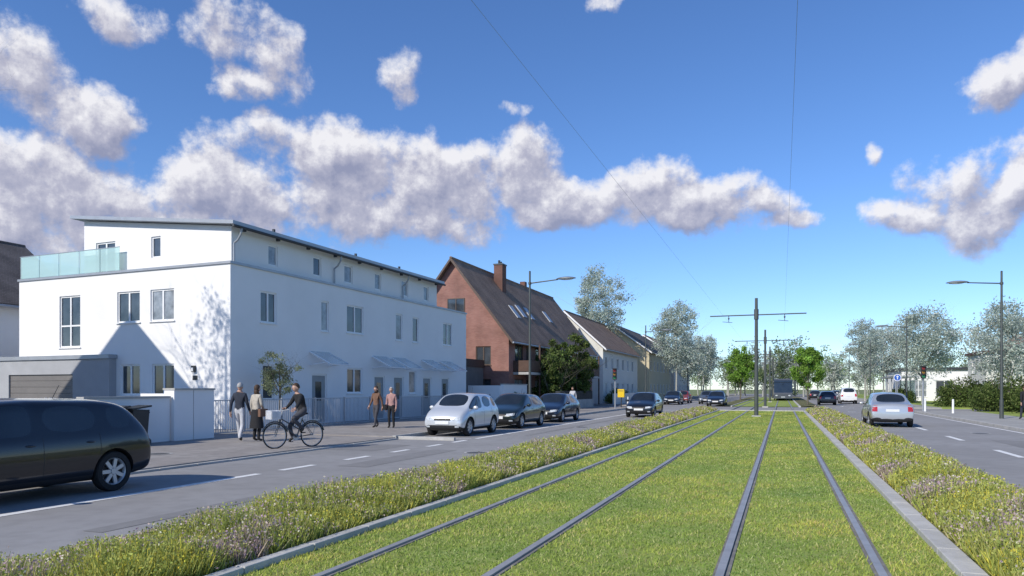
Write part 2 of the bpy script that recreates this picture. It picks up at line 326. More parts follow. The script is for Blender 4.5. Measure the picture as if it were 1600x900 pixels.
# ------------------------------------------------------------ trees
def tree(name,x,y,H,Rr,base,ncl,nleaf,leaf,cols,seed,z0=0,tr=.16,dens=1.,shape=1.,trunkmat=None,flat=False,tw=True,cr=(.13,.30)):
    global rng
    rs=random.Random(seed); rng=np.random.default_rng(seed)
    e=empty(name,(x,y,z0)); mb=MB(); tips=[]
    def limb(p,d,L,r,lev):
        segs=3; q=Vector(p); dd=Vector(d).normalized()
        for i in range(segs):
            dd=(dd+Vector((rs.gauss(0,.13),rs.gauss(0,.13),rs.gauss(0,.08)+.05))).normalized(); q2=q+dd*L/segs
            r2=r*(1-.22); mb.tube(q,q2,r,r2,6 if lev<2 else 4,0,cap=False); q=q2; r=r2
            if lev<3 and i>0:
                for _ in range(2):
                    a=rs.uniform(0,6.28); nd=(dd*.75+Vector((math.cos(a),math.sin(a),rs.uniform(-.1,.5)))*.75); limb(q,nd,L*rs.uniform(.5,.72),r*.55,lev+1)
        tips.append(q)
    hb=base*H; mb.tube((0,0,-.05),(0,0,.25),tr*1.5,tr*1.05,9,0,False)
    mb.tube((0,0,.25),(.03,.02,hb),tr*1.05,tr*.85,9,0,False)
    for k in range(5):
        a=k*1.257+rs.uniform(-.4,.4); limb((.03,.02,hb+rs.uniform(-.05,.3)*(H-hb)*.5),(math.cos(a)*.7,math.sin(a)*.7,1.0 if k else 2.5),(H-hb)*.45,tr*.5,0 if tw else 1)
    mb.tube((.03,.02,hb),(0,0,hb+(H-hb)*.7),tr*.85,tr*.2,7,0,False)
    mb.done('trunk',trunkmat or BARK,e,smooth=True)
    cz=(H+hb*.9)/2; rz=(H-hb*.9)/2
    C=[];B=[];RR=[]
    while len(C)<ncl:
        p=rng.uniform(-1,1,3)
        r_=np.linalg.norm(p)
        if r_>1 or r_<.3: continue
        sc=1+.18*math.sin(3*math.atan2(p[1],p[0])+seed)+.12*math.sin(5*p[2]+seed)
        w_=1-.35*(p[2]*.5+.5)*(shape-1) if shape>1 else 1
        C.append((p[0]*Rr*.82*sc*w_,p[1]*Rr*.82*sc*w_,cz+p[2]*rz*.86)); B.append(rs.uniform(.7,1.2)); RR.append(rs.uniform(*cr)*Rr)
    C=np.array(C);B=np.array(B);RR=np.array(RR)
    k=rng.integers(0,ncl,nleaf); dirn=rng.normal(size=(nleaf,3)); dirn/=np.linalg.norm(dirn,axis=1,keepdims=True)
    P=C[k]+dirn*(RR[k]*rng.uniform(.1,1.25,nleaf)**.7)[:,None]*np.array([1,1,.85])
    cols=np.array(cols); c=cols[rng.integers(0,len(cols),nleaf)]*B[k][:,None]*rng.uniform(.75,1.25,nleaf)[:,None]
    np_mesh('crown',leaf_quads(P,rng.uniform(.6,1.3,nleaf)*leaf,.6),c.clip(.01,.75),leafmat('foliage',.45),e)
    return e
PALE=[(.54,.60,.52),(.48,.56,.48),(.60,.64,.56),(.44,.52,.45)]
SPRING=[(.25,.44,.08),(.32,.50,.10),(.20,.34,.07)]
DGR=[(.105,.155,.045),(.15,.21,.06),(.07,.105,.035),(.19,.23,.08)]
PB=M('pale_bark',(.34,.34,.30),.95,var=.25,scale=9)
def ptree(name,x,y,H,Rr,base,seed,nl=10500,leaf=.10,cr=(.14,.34)): tree(name,x,y,H,Rr,base,130,nl,leaf,PALE,seed,trunkmat=PB,cr=cr,tr=.13)
ptree('willow_tree',-23.5,96,19.5,3.8,.38,1,15000,.125)
ptree('ash_tree',-13.6,100,14.2,3.5,.28,2,13000,.12)
tree('maple_tree',-5.4,104,7.9,2.3,.22,60,9000,.13,SPRING,3,tr=.1)
tree('maple_tree',2.4,77,6.1,1.75,.24,55,9000,.10,SPRING,4,tr=.08)
ptree('ash_tree',10.2,104,11.3,2.7,.25,5); ptree('ash_tree',13.6,84,10.8,3.7,.22,6,13500,.105); ptree('ash_tree',17.8,71,9.4,3.6,.2,7,13500,.095)
ptree('ash_tree',-14.2,118,12,3,.25,8,9000,.13); ptree('ash_tree',14.5,122,12,3.6,.3,9,9000,.13); ptree('ash_tree',-14,140,13,3.4,.3,10,8000,.15)
ptree('birch_tree',-25.2,12.6,13.5,2.1,.5,77,2600,.07)
for i,(x,y,h,r) in enumerate([(-16.6,52.5,5.2,1.5),(-16.9,55.6,6.2,1.7),(-16.4,59,6.6,1.8),(-16.7,61.5,5.2,1.4)]):
    tree('evergreen_tree',x,y,h,r,.05,55,11000,.10,DGR+([(.22,.32,.09)] if i%2 else []),30+i,tr=.1,shape=1.6)
OLIVE=[(.34,.37,.20),(.25,.29,.16),(.40,.42,.27)]
tree('olive_tree',-18.95,23.6,3.45,.92,.40,36,4200,.035,OLIVE,50,tr=.045,z0=.06)
def bush(name,x,y,rx,ry,h,nl,leaf,cols,seed,z0=.05):
    global rng
    rng=np.random.default_rng(seed); e=empty(name,(x,y,z0)); ncl=int(40+rx*ry*6)
    a=rng.uniform(0,6.283,ncl); rr=np.sqrt(rng.random(ncl)); hh=h*(.45+.55*rng.random(ncl))
    mb=MB()
    for i in range(min(ncl,40)): mb.tube((math.cos(a[i])*rr[i]*rx*.5,math.sin(a[i])*rr[i]*ry*.5,0),(math.cos(a[i])*rr[i]*rx*.8,math.sin(a[i])*rr[i]*ry*.8,hh[i]*.85),.035,.01,5,0,False)
    mb.done('stems',BARK,e)
    cx=np.stack([np.cos(a)*rr*rx*.85,np.sin(a)*rr*ry*.85,hh*rng.uniform(.15,.85,ncl)*(1.05-.35*rr)],1)
    B=rng.uniform(.55,1.35,ncl); RR=rng.uniform(.18,.36,ncl)*h*.8
    k=rng.integers(0,ncl,nl); d=rng.normal(size=(nl,3)); d/=np.linalg.norm(d,axis=1,keepdims=True)
    P=cx[k]+d*(RR[k]*rng.uniform(.2,1.1,nl)**.5)[:,None]; P[:,2]=np.abs(P[:,2])
    cols=np.array(cols); c=cols[rng.integers(0,len(cols),nl)]*B[k][:,None]*rng.uniform(.75,1.25,nl)[:,None]
    np_mesh('leaves',leaf_quads(P,rng.uniform(.6,1.3,nl)*leaf,.6),c.clip(.01,.6),leafmat('foliage',.3),e)
bush('shrub',17.5,55,3.6,4.5,4.0,22000,.085,DGR,61); bush('shrub',15.6,61,2.6,3.,3.2,12000,.085,DGR,62); bush('shrub',20.5,49,4,4,4.3,20000,.08,DGR,63)
bush('shrub',24.5,43,4,4,4.4,18000,.08,DGR,64); bush('shrub',16,74,3,5,3.,12000,.1,DGR,65); bush('shrub',25,56,6,6,4.8,20000,.1,DGR,66)
bush('hedge',-17.3,47,.6,2.2,1.5,5000,.05,DGR,67,.1); bush('hedge',-16.9,78,.7,6,1.9,6000,.07,DGR,68,.1); bush('hedge',13.6,98,1.,8,2.2,8000,.08,DGR,69,.1)
rng=np.random.default_rng(99); Vs=[];Cs=[]; tmb=MB()
spots=[(rng.uniform(-150,190),rng.uniform(165,235)) for _ in range(120)]+[(rng.uniform(-12,12),rng.uniform(158,180)) for _ in range(14)]+[(rng.uniform(26,80),rng.uniform(85,150)) for _ in range(30)]+[(-19-rng.uniform(0,30),rng.uniform(134,165)) for _ in range(12)]
for (x,y) in spots:
    hh=rng.uniform(8,14); r=rng.uniform(2.5,4.8); nc=20; B=rng.uniform(.75,1.2)
    pal=np.array([[.46,.52,.44],[.32,.40,.22],[.50,.54,.47],[.26,.34,.16]])[rng.integers(0,4)]
    c3=rng.normal(size=(nc,3))*np.array([r*.42,r*.42,hh*.17])+np.array([x,y,hh*.56]); nl=950; k=rng.integers(0,nc,nl)
    P=c3[k]+rng.normal(size=(nl,3))*r*.17; P[:,2]=np.clip(P[:,2],.5,None)
    Vs.append(leaf_quads(P,.24,.6)); Cs.append(pal*B*rng.uniform(.6,1.3,nl)[:,None]*rng.uniform(.8,1.2,nc)[k][:,None])
    tmb.tube((x,y,0),(x,y,hh*.6),.2,.1,6,0,False)
    for b in range(4):
        a=b*1.6; tmb.tube((x,y,hh*.3),(x+math.cos(a)*r*.6,y+math.sin(a)*r*.6,hh*.75),.1,.03,4,0,False)
de=empty('distant_trees'); np_mesh('crowns',np.concatenate(Vs),np.concatenate(Cs).clip(.01,.7),leafmat('foliage',.3),de); tmb.done('trunks',PB,de)
rng=np.random.default_rng(5)
# ------------------------------------------------------------ walls with openings
def wall(mb,P,U,Nn,length,height,holes,mi=0,depth=.14,win=None,fr=.07,kinds=None,sill=True,z0=0):
    P=Vector(P);U=Vector(U);Nn=Vector(Nn);Z=Vector((0,0,1))
    xs=sorted(set([0,length]+[h[0] for h in holes]+[h[1] for h in holes])); zs=sorted(set([z0,height]+[h[2] for h in holes]+[h[3] for h in holes]))
    pt=lambda a,z,d=0:P+U*a+Z*z-Nn*d
    for i in range(len(xs)-1):
        for j in range(len(zs)-1):
            ca=(xs[i]+xs[i+1])/2; cz=(zs[j]+zs[j+1])/2
            if any(h[0]<ca<h[1] and h[2]<cz<h[3] for h in holes): continue
            mb.quad(pt(xs[i],zs[j]),pt(xs[i+1],zs[j]),pt(xs[i+1],zs[j+1]),pt(xs[i],zs[j+1]),mi)
    for hi,h in enumerate(holes):
        a0,a1,b0,b1=h[:4]; kind=h[4] if len(h)>4 else 'w'
        mb.quad(pt(a0,b0),pt(a0,b0,depth),pt(a0,b1,depth),pt(a0,b1),mi); mb.quad(pt(a1,b0),pt(a1,b0,depth),pt(a1,b1,depth),pt(a1,b1),mi)
        mb.quad(pt(a0,b0),pt(a1,b0),pt(a1,b0,depth),pt(a0,b0,depth),mi); mb.quad(pt(a0,b1),pt(a1,b1),pt(a1,b1,depth),pt(a0,b1,depth),mi)
        if win is None: continue
        def fb(x0,x1,z_0,z_1,d0=.11,d1=.05,m=0): win.obox(pt(x0,z_0,d0),U*(x1-x0),Z*(z_1-z_0),Nn*(d0-d1),m)
        gi=2 if (hi*7+int(a0*3))%3==0 else 1
        if kind=='d':
            fb(a0,a0+.07,b0,b1);fb(a1-.07,a1,b0,b1);fb(a0+.07,a1-.07,b1-.07,b1); fb(a0+.07,a1-.07,b0,b1-.07,.10,.075,3)
            fb(a0+.3*(a1-a0),a0+.7*(a1-a0),b0+1.0,b1-.35,.073,.07,1); continue
        if kind=='g':
            nslat=int((b1-b0)/.25)
            for k in range(nslat): fb(a0,a1,b0+k*(b1-b0)/nslat+.006,b0+(k+1)*(b1-b0)/nslat-.006,.10,.07,3)
            continue
        f=fr
        win.quad(pt(a0,b0,.085),pt(a1,b0,.085),pt(a1,b1,.085),pt(a0,b1,.085),gi)
        fb(a0,a0+f,b0,b1);fb(a1-f,a1,b0,b1);fb(a0+f,a1-f,b1-f,b1);fb(a0+f,a1-f,b0,b0+f)
        if a1-a0>.85: c=(a0+a1)/2; fb(c-f*.6,c+f*.6,b0+f,b1-f)
        if b1-b0>1.9: c=b0+(b1-b0)*.42; fb(a0+f,a1-f,c-f*.5,c+f*.5,.108,.052)
        if sill and kind=='w': win.obox(pt(a0-.05,b0-.045,.05),U*(a1-a0+.1),Z*.04,Nn*.11,0)
WM=[FRAME,GLASS,CURT,M('door_panel',(.28,.30,.31),.5,var=.08)]
wh=empty('white_townhouse',(-20.37,22.45,0),R(-2))
LX=20.9; WX=12.7; CH=6.62
w=MB(); wn=MB()
g_h=[(WX-9.95,WX-8.6,3.5,5.8),(WX-6.3,WX-4.95,4.48,5.8),(WX-4.34,WX-3.0,4.48,5.8),(WX-6.1,WX-4.95,1.4,2.7),(WX-4.24,WX-3.0,1.4,2.7)]
wall(w,(-WX,0,0),(1,0,0),(0,-1,0),WX,CH,g_h,win=wn)
l_h=[(1.67,2.64,4.44,5.76),(5.68,6.25,4.37,5.8),(7.68,9.1,4.45,5.83),(12.2,12.9,4.36,5.83),(14.0,14.67,4.36,5.8),(17.7,18.9,4.4,5.8),
 (1.8,2.5,1.2,2.7),(5.0,6.1,.1,2.35,'d'),(7.7,9.0,1.45,2.7),(10.1,11.1,.1,2.35,'d'),(12.0,13.0,.1,2.35,'d'),(13.6,14.4,1.4,2.7),(15.2,16.2,.1,2.35,'d'),(17.5,18.5,.1,2.35,'d')]
wall(w,(0,0,0),(0,1,0),(1,0,0),LX,CH,l_h,win=wn)
wall(w,(0,LX,0),(-1,0,0),(0,1,0),WX,CH,[]); wall(w,(-WX,LX,0),(0,-1,0),(-1,0,0),LX,CH,[])
w.box(-WX-.05,.06,-.06,.22,CH,CH+.10,1); w.box(-.22,.06,.22,LX-.22,CH,CH+.10,1); w.box(-WX-.05,.06,LX-.22,LX+.05,CH,CH+.10,1); w.box(-WX-.05,-WX+.22,.22,LX-.22,CH,CH+.10,1)
w.quad((-WX+.1,.1,CH-.02),(-.1,.1,CH-.02),(-.1,LX-.1,CH-.02),(-WX+.1,LX-.1,CH-.02),2)
w.done('walls',[WHITE,ZINC,GREYR],wh)
u=MB(); UL=17.3; UW=8.75; ux0=-.24
def roofz(x): return 8.16+(-x)*.112
wall(u,(-UW-.0,.3,0),(1,0,0),(0,-1,0),UW+ux0,8.15,[(h[0],h[1],h[2],min(h[3],8.15),'x') for h in [(.75,1.95,6.68,8.1),(4.1,4.65,7.2,8.1)]],win=wn,z0=CH)
u.poly([(-UW,.3,8.15),(ux0,.3,8.15),(ux0,.3,roofz(ux0)),(-UW,.3,roofz(-UW))])
wall(u,(ux0,.3,0),(0,1,0),(1,0,0),UL-.3,8.17,[(2.1,2.7,6.95,7.85,'x'),(5.1,5.7,6.95,7.85,'x'),(7.5,8.2,6.95,7.85,'x'),(10.2,10.8,6.95,7.85,'x'),(12.9,13.6,6.95,7.85,'x'),(15.4,16.,6.95,7.85,'x')],win=wn,z0=CH)
u.quad((-UW,.3,CH),(-UW,UL,CH),(-UW,UL,roofz(-UW)),(-UW,.3,roofz(-UW))); u.poly([(-UW,UL,CH),(ux0,UL,CH),(ux0,UL,roofz(ux0)),(-UW,UL,roofz(-UW))])
u.done('upper_storey',[WHITE],wh)
r_=MB(); a=(-UW-.45,-.05,roofz(-UW-.45)+.03); b=(.18,-.05,roofz(.18)+.03)
r_.obox(a,(b[0]-a[0],0,b[2]-a[2]),(0,UL+.3,0),(0,0,.14),0)
for k in range(9): r_.box(.0,.14,.6+k*2.0,.72+k*2.0,7.99,8.11,1)
r_.tube((.235,-.1,8.09),(.235,UL+.2,8.09),.06,.06,8,1)
for yy in (2.5,8.7,13.,): r_.box(-3.,-2.7,yy,yy+.3,roofz(-3)+.1,roofz(-3)+.55,1); r_.tube((-.9,yy+1,roofz(-.9)+.1),(-.9,yy+1,roofz(-.9)+.5),.07,.07,8,1)
r_.done('roof',[ZINC,DARKM],wh)
p_=MB(); 
for yy in (.36,6.9,13.2): p_.path([(.235,yy,8.06),(.2,yy,7.85),(.02,yy,7.6),(-.16,yy,7.5),(-.16,yy,6.74)],.04,8)
p_.done('downpipe',ZINC,wh,smooth=True)
wn.done('windows',WM,wh)
def glassmat(name,base,tr,fac):
    m=bpy.data.materials.new(name); m.use_nodes=True; nb=m.node_tree.nodes; lb=m.node_tree.links
    pb=nb['Principled BSDF']; pb.inputs['Base Color'].default_value=(*base,1); pb.inputs['Roughness'].default_value=.15; tr_=nb.new('ShaderNodeBsdfTransparent'); tr_.inputs[0].default_value=(*tr,1)
    nz=nb.new('ShaderNodeTexNoise'); nz.inputs['Scale'].default_value=1.5; mr=nb.new('ShaderNodeMapRange'); mr.inputs[3].default_value=fac*.8; mr.inputs[4].default_value=fac*1.2; lb.new(nz.outputs['Fac'],mr.inputs[0])
    ms=nb.new('ShaderNodeMixShader'); lb.new(mr.outputs[0],ms.inputs[0]); lb.new(tr_.outputs[0],ms.inputs[1]); lb.new(pb.outputs[0],ms.inputs[2]); lb.new(ms.outputs[0],nb['Material Output'].inputs[0]); return m
BGL=glassmat('balustrade_glass',(.62,.82,.80),(.86,.95,.94),.5); CGL=glassmat('canopy_glass',(.75,.80,.83),(.93,.96,.97),.25)
gb=MB(); x=-WX+.06
while x<-6.3: gb.box(x,min(x+1.28,-6.2),.02,.035,CH+.13,CH+1.12,0); gb.box(x-.02,x+.02,.04,.08,CH+.1,CH+1.1,1); x+=1.32
for k in range(4): gb.box(-WX+.03,-WX+.045,.06+k*1.6,1.6+k*1.6,CH+.13,CH+1.12,0); gb.box(-WX+.05,-WX+.09,.02+k*1.6,.06+k*1.6,CH+.1,CH+1.1,1)
gb.box(-WX+.02,-6.2,.01,.05,CH+1.125,CH+1.15,1)
gb.done('glass_balustrade',[BGL,ZINC],wh)
cn=MB()
for c0,c1 in ((4.85,6.3),(9.9,11.3),(11.8,13.2),(15.0,16.4),(17.3,18.7)):
    for yy in (c0,c1): 
        cn.tube((.0,yy,3.35),(1.15,yy,2.78),.045,.045,6,0); cn.tube((.0,yy,2.75),(.95,yy,2.86),.03,.03,6,0)
    cn.tube((1.15,c0,2.78),(1.15,c1,2.78),.025,.025,6,0)
    cn.obox((.0,c0+.03,3.385),(1.16,0,-.575),(0,c1-c0-.06,0),(.006,0,.012),1)
cn.done('door_canopies',[FRAME,CGL],wh)
ga=MB(); gw=MB(); wall(ga,(-16.5,-.35,0),(1,0,0),(0,-1,0),10.15,2.95,[(3.6,7.9,.08,2.3,'g')],win=gw)
ga.quad((-6.35,-.35,0),(-6.35,-.003,0),(-6.35,-.003,2.95),(-6.35,-.35,2.95)); ga.quad((-16.5,-.35,2.95),(-6.35,-.35,2.95),(-6.35,-.003,2.95),(-16.5,-.003,2.95))
ga.box(-16.55,-6.28,-.42,-.003,2.955,3.13,1); ga.quad((-16.5,-.35,0),(-16.5,6,0),(-16.5,6,2.95),(-16.5,-.35,2.95)); ga.box(-16.5,-12.75,.0,6,2.7,3.0,0)
ga.done('garage_walls',[M('garage_render',(.36,.37,.39),.9,var=.06),ZINC],wh); gw.done('garage_door',[FRAME,GLASS,CURT,M('garage_door_paint',(.17,.16,.155),.5,var=.1)],wh)
lm=MB(); lm.box(-1.95,-1.8,-.12,-.003,2.35,2.6,0); lm.box(-1.92,-1.83,-.14,-.122,2.38,2.52,1); lm.box(-1.98,-1.72,-.015,-.003,2.02,2.2,0); lm.done('wall_lamp',[DARKM,FRAME],wh)
def gable(name,x0,x1,y0,y1,eave,ridge,wm,rm,fr_h,ga_h,fmats=None,over=.45,trimm=None):
    e=empty(name,((x0+x1)/2,y0,0)); hw=(x1-x0)/2; L=y1-y0; w=MB(); wn=MB()
    wall(w,(hw,0,0),(0,1,0),(1,0,0),L,eave,fr_h,win=wn); wall(w,(-hw,L,0),(0,-1,0),(-1,0,0),L,eave,[])
    low=[h for h in ga_h if h[3]<=eave]; wall(w,(-hw,0,0),(1,0,0),(0,-1,0),2*hw,eave,low,win=wn); wall(w,(hw,L,0),(-1,0,0),(0,1,0),2*hw,eave,[])
    w.poly([(-hw,0,eave),(hw,0,eave),(0,0,ridge)]); w.poly([(-hw,L,eave),(hw,L,eave),(0,L,ridge)])
    for h in ga_h:
        if h[3]>eave:
            wn.box(-hw+h[0],-hw+h[1],-.02,.0-.003,h[2],h[3],1); 
            for a,b,c,d in ((h[0]-.06,h[0],h[2]-.06,h[3]+.06),(h[1],h[1]+.06,h[2]-.06,h[3]+.06),(h[0],h[1],h[3],h[3]+.06),(h[0],h[1],h[2]-.06,h[2]),((h[0]+h[1])/2-.03,(h[0]+h[1])/2+.03,h[2],h[3])): wn.box(-hw+a,-hw+b,-.05,-.003,c,d,0)
    w.done('walls',[wm],e); wn.done('windows',fmats or WM,e)
    r=MB(); sl=(ridge-eave)/hw
    for s in (1,-1):
        p=Vector((0,-over,ridge+.06)); r.obox(p,(s*(hw+over),0,-sl*(hw+over)),(0,L+2*over,0),(0,0,.16),0)
        r.obox((0,-over-.04,ridge-.02),(s*(hw+over),0,-sl*(hw+over)),(0,.035,0),(0,0,.22),1)
        r.tube((s*(hw+over+.05),-over,ridge-sl*(hw+over)+.08),(s*(hw+over+.05),L+over,ridge-sl*(hw+over)+.08),.07,.07,8,2)
    r.tube((0,-over,ridge+.2),(0,L+over,ridge+.2),.1,.1,8,0)
    r.done('roof',[rm,trimm or FRAME,ZINC],e)
    return e,hw,L,sl
TILE=brick('roof_tiles_brown',(.30,.20,.145),(.36,.24,.18),(.17,.12,.09),3.,.3,.25,bump=.5)
TILEG=brick('roof_tiles_dark',(.14,.12,.115),(.18,.155,.145),(.09,.08,.07),3.,.3,.25,bump=.5)
BRK=brick('red_brick',(.28,.125,.10),(.33,.16,.125),(.24,.18,.155),4.2,.30,.95,bump=.15)
DM=[DFRAME,GLASS,CURT,M('wood_door',(.10,.06,.04),.6)]
fh=[]
for k in range(5):
    y=1.2+k*4.7; fh+=[(y,y+1.9,.5,2.4),(y+.1,y+1.9,3.2,5.0),(y+2.6,y+3.5,1.2,2.4),(y+2.6,y+3.5,3.6,4.9)]
bh,hw,L,sl=gable('brick_house',-27.4,-18.5,48.3,72.6,5.5,11.2,BRK,TILE,fh,[(4.05,5.35,6.9,8.35),(1.,2.2,3.6,5.),(6.3,7.5,3.4,4.8),(6.3,7.5,1.,2.4),(3.8,5,3.6,5.)],DM,trimm=DFRAME)
b=MB(); z=11.2-sl*.9
b.box(.6,1.35,6.6,7.5,z-1,z+1.9,0); b.box(.55,1.4,6.55,7.55,z+1.9,z+2.0,1); b.tube((.97,6.85,z+2.),(.97,6.85,z+2.3),.1,.1,8,1); b.tube((.97,7.25,z+2.),(.97,7.25,z+2.25),.1,.1,8,1)
b.box(-.9,-.4,17,17.6,9.9,12.1,0)
b.done('chimney',[brick('chimney_brick',(.17,.08,.06),(.2,.1,.08),(.12,.09,.08),6,.3,.9),DARKM],bh)
b=MB()
for yy,xx in ((7.2,2.2),(9.2,2.2),(15,2.),(5.2,2.4)):
    zz=11.2-sl*xx+.24; b.obox((xx,yy,zz),(.8,0,-.8*sl),(0,.85,0),(.05,0,.04),0); b.obox((xx+.07,yy+.07,zz-.07*sl+.045),(.66,0,-.66*sl),(0,.71,0),(.02,0,.018),1)
b.done('skylights',[GALV,CURT],bh)
b=MB()
for k in range(5):
    y=.9+k*4.7
    b.box(hw+.003,hw+1.3,y,y+2.5,2.72,2.9,0); b.box(hw+1.25,hw+1.3,y,y+2.5,2.95,3.75,1); b.box(hw+.003,hw+1.25,y,y+.05,2.95,3.75,1); b.box(hw+.003,hw+1.25,y+2.45,y+2.5,2.95,3.75,1)
    b.box(hw+1.15,hw+1.27,y+2.5,y+2.62,0,5.0,1)
b.done('balconies',[CONC,M('balcony_wood',(.09,.05,.035),.7,var=.2)],bh)
CREAM=M('cream_render',(.66,.65,.60),.9,var=.05,scale=.5); OCH=M('ochre_render',(.55,.48,.33),.9,var=.06,scale=.5); SAND=M('sand_render',(.58,.56,.50),.9,var=.06)
def rows(L,zs,pitch=3.,wd=1.2,h=1.4,off=1.):
    o=[]; y=off
    while y+wd<L-.5:
        for z in zs: o.append((y,y+wd,z,z+h))
        y+=pitch
    return o
gable('apartment_house',-27,-18.4,77,97,6.3,10.2,CREAM,TILE,rows(20,(1.,3.9)),rows(8.6,(1.,3.9),2.6)+[(3.6,5.,7.,8.2)])
gable('apartment_house',-28,-17.5,101,122,7.,10.8,OCH,TILEG,rows(21,(1.,4.3)),rows(10.5,(1.,4.3),2.8))
gable('apartment_house',-28,-17.5,126,148,7.5,11.,SAND,TILE,rows(22,(1.,4.3)),rows(10.5,(1.,4.3),2.8))
gable('family_house',-49.,-38.,19,30,6.2,10.2,WHITE,TILEG,[],rows(11,(1.2,4.),3.))
gable('family_house',-33.6,-26.0,3.8,14.3,7.5,11.0,CREAM,TILEG,rows(10.5,(1.2,4.2),3.),[],over=.15)
gable('family_house',28,38,112,128,5.5,9.5,CREAM,TILE,[],rows(10,(1.,3.6),2.6))
gable('family_house',42,52,90,104,5.,9.,WHITE,TILE,[],rows(10,(1.,3.4),2.6))
def flat(name,x0,x1,y0,y1,h,wm,holes_g,holes_l,fas=DARKM):
    e=empty(name,(x0,y0,0)); w=MB(); wn=MB(); W_=x1-x0; L=y1-y0
    wall(w,(0,0,0),(1,0,0),(0,-1,0),W_,h,holes_g,win=wn); wall(w,(0,L,0),(0,-1,0),(-1,0,0),L,h,holes_l,win=wn); wall(w,(W_,0,0),(0,1,0),(1,0,0),L,h,[]); wall(w,(W_,L,0),(-1,0,0),(0,1,0),W_,h,[])
    w.box(-.3,W_+.3,-.3,L+.3,h,h+.3,1); w.done('walls',[wm,fas],e); wn.done('windows',WM,e); return e
flat('shop_building',15.,24,108,124,4.2,WHITE,[(1,3,.6,2.8),(4,6,.6,2.8)],[(2,4,1,2.6),(6,8,1,2.6),(11,13,1,2.6)])
flat('flat_roof_house',21.,29,92,100,5.6,CREAM,[(1,2.5,1,2.4),(3.5,5,1,2.4),(1,2.5,3.5,4.8),(3.5,5,3.5,4.8)],[(2,3.5,3.5,4.8)],M('fascia_brown',(.1,.05,.04),.7))
e=empty('bus_shelter',(13.4,98,.11)); b=MB()
b.box(-1.3,1.3,-5,7,2.9,3.1,0)
for yy in (-4.6,-1,2.6,6.6): b.tube((-1,yy,0),(-1,yy,2.9),.06,.06,8,0); b.tube((1,yy,0),(1,yy,2.9),.06,.06,8,0)
b.box(.98,1.02,-4.5,6.5,.3,2.6,1); b.box(.4,.9,-3,5,.42,.5,0); b.done('shelter',[GALV,BGL],e)
e=empty('carport',(-20.2,44.2,0)); b=MB(); b.box(-6,0.,0,3.6,3.2,3.75,0); b.box(-5.8,-.2,3.2,3.4,.05,3.2,1)
for x in (-5.8,-.3): b.box(x,x+.15,.1,.25,.05,3.2,0)
b.box(-.2,-.05,.3,3.5,.05,3.2,1); b.done('carport_frame',[BLACKP,M('carport_boards',(.12,.12,.12),.8)],e)
b=MB()
b.box(-17.62,-17.42,13.75,16.65,.0,1.38,0); b.box(-17.66,-17.38,13.75,16.65,1.38,1.44,1); b.box(-17.62,-17.42,-6,11.9,.0,1.1,0); b.box(-17.66,-17.38,-6,11.9,1.1,1.16,1)
b.done('garden_wall',[WHITE,CONC])
b=MB(); b.box(-17.7,-17.3,16.7,17.45,.0,1.62,0); b.box(-17.74,-17.26,16.68,17.47,1.62,1.68,1); b.box(-17.68,-17.32,17.5,18.35,.0,1.62,0); b.box(-17.72,-17.28,17.48,18.37,1.62,1.68,1); b.box(-20.3,-17.72,18.16,18.34,0,1.5,0); b.done('gate_pillar',[WHITE,CONC])
b=MB()
for y in np.arange(11.98,13.7,.115): b.box(-17.545,-17.52,y,y+.06,.12,1.35+.08*math.sin((y-11.98)*1.83),0)
b.box(-17.57,-17.547,11.95,13.72,.35,.42,0); b.box(-17.57,-17.547,11.95,13.72,1.0,1.07,0); b.done('picket_gate',FRAME)
def barfence(name,x,y0,y1,z0,h,mat,step=.11,postat=2.5,r=.008):
    e=empty(name,(x,y0,z0)); b=MB(); L=y1-y0
    for y in np.arange(0,L,step): b.box(-r,r,y-r,y+r,.08,h)
    for y in np.arange(0,L+.01,postat): b.box(-.03,.03,y-.03,y+.03,0,h+.04)
    b.box(-.02,.02,0,L,.06,.10); b.box(-.02,.02,0,L,h-.03,h+.005); b.done('bars',mat,e)
barfence('metal_fence',-18.3,18.7,31.5,.05,1.22,GALV,postat=2.13,r=.009); barfence('metal_fence',-18.3,32.2,44.3,.05,1.22,GALV,.11,2.4,r=.010)
b=MB(); b.box(-17.9,-17.7,45.2,50.,0,1.95,0); b.box(-17.95,-17.65,45.2,50.,1.95,2.02,1); b.box(-24,-17.9,45.0,45.19,0,1.9,0); b.done('garden_wall',[WHITE,CONC])
b=MB(); b.box(-15.75,-15.55,50.5,61.5,0,.8,0); 
for y in np.arange(50.6,61.4,.14): b.box(-15.67,-15.63,y,y+.05,.8,1.5,1)
b.done('boundary_wall',[CONC,DARKM])
b=MB(); b.box(-16.2,-16.,72,98,0,1.2,0); b.done('boundary_wall',[CREAM])
def bin_(x,y,rz=0):
    e=empty('wheelie_bin',(x,y,.07),rz); b=MB(); k=[(-.24,-.26),(.24,-.26),(.24,.26),(-.24,.26)]
    lo=[(a*.82,c*.82,.12) for a,c in k]; hi=[(a,c,1.0) for a,c in k]
    for i in range(4): j=(i+1)%4; b.quad(lo[i],lo[j],hi[j],hi[i])
    b.poly(lo); b.obox((-.27,-.3,1.0),(.54,0,0),(0,.62,.08),(0,0,.05)); b.box(-.2,.2,.27,.31,.9,.94)
    for s in (-.22,.18): b.lathe_x((s,.24,.1),[(0,0),(0,.1),(.04,.1),(.04,0)],12)
    b.done('bin',M('bin_plastic',(.035,.038,.04),.55,var=.1),e,bevel=.012)
bin_(-16.95,14.3,.1); bin_(-16.95,15.,-.05)
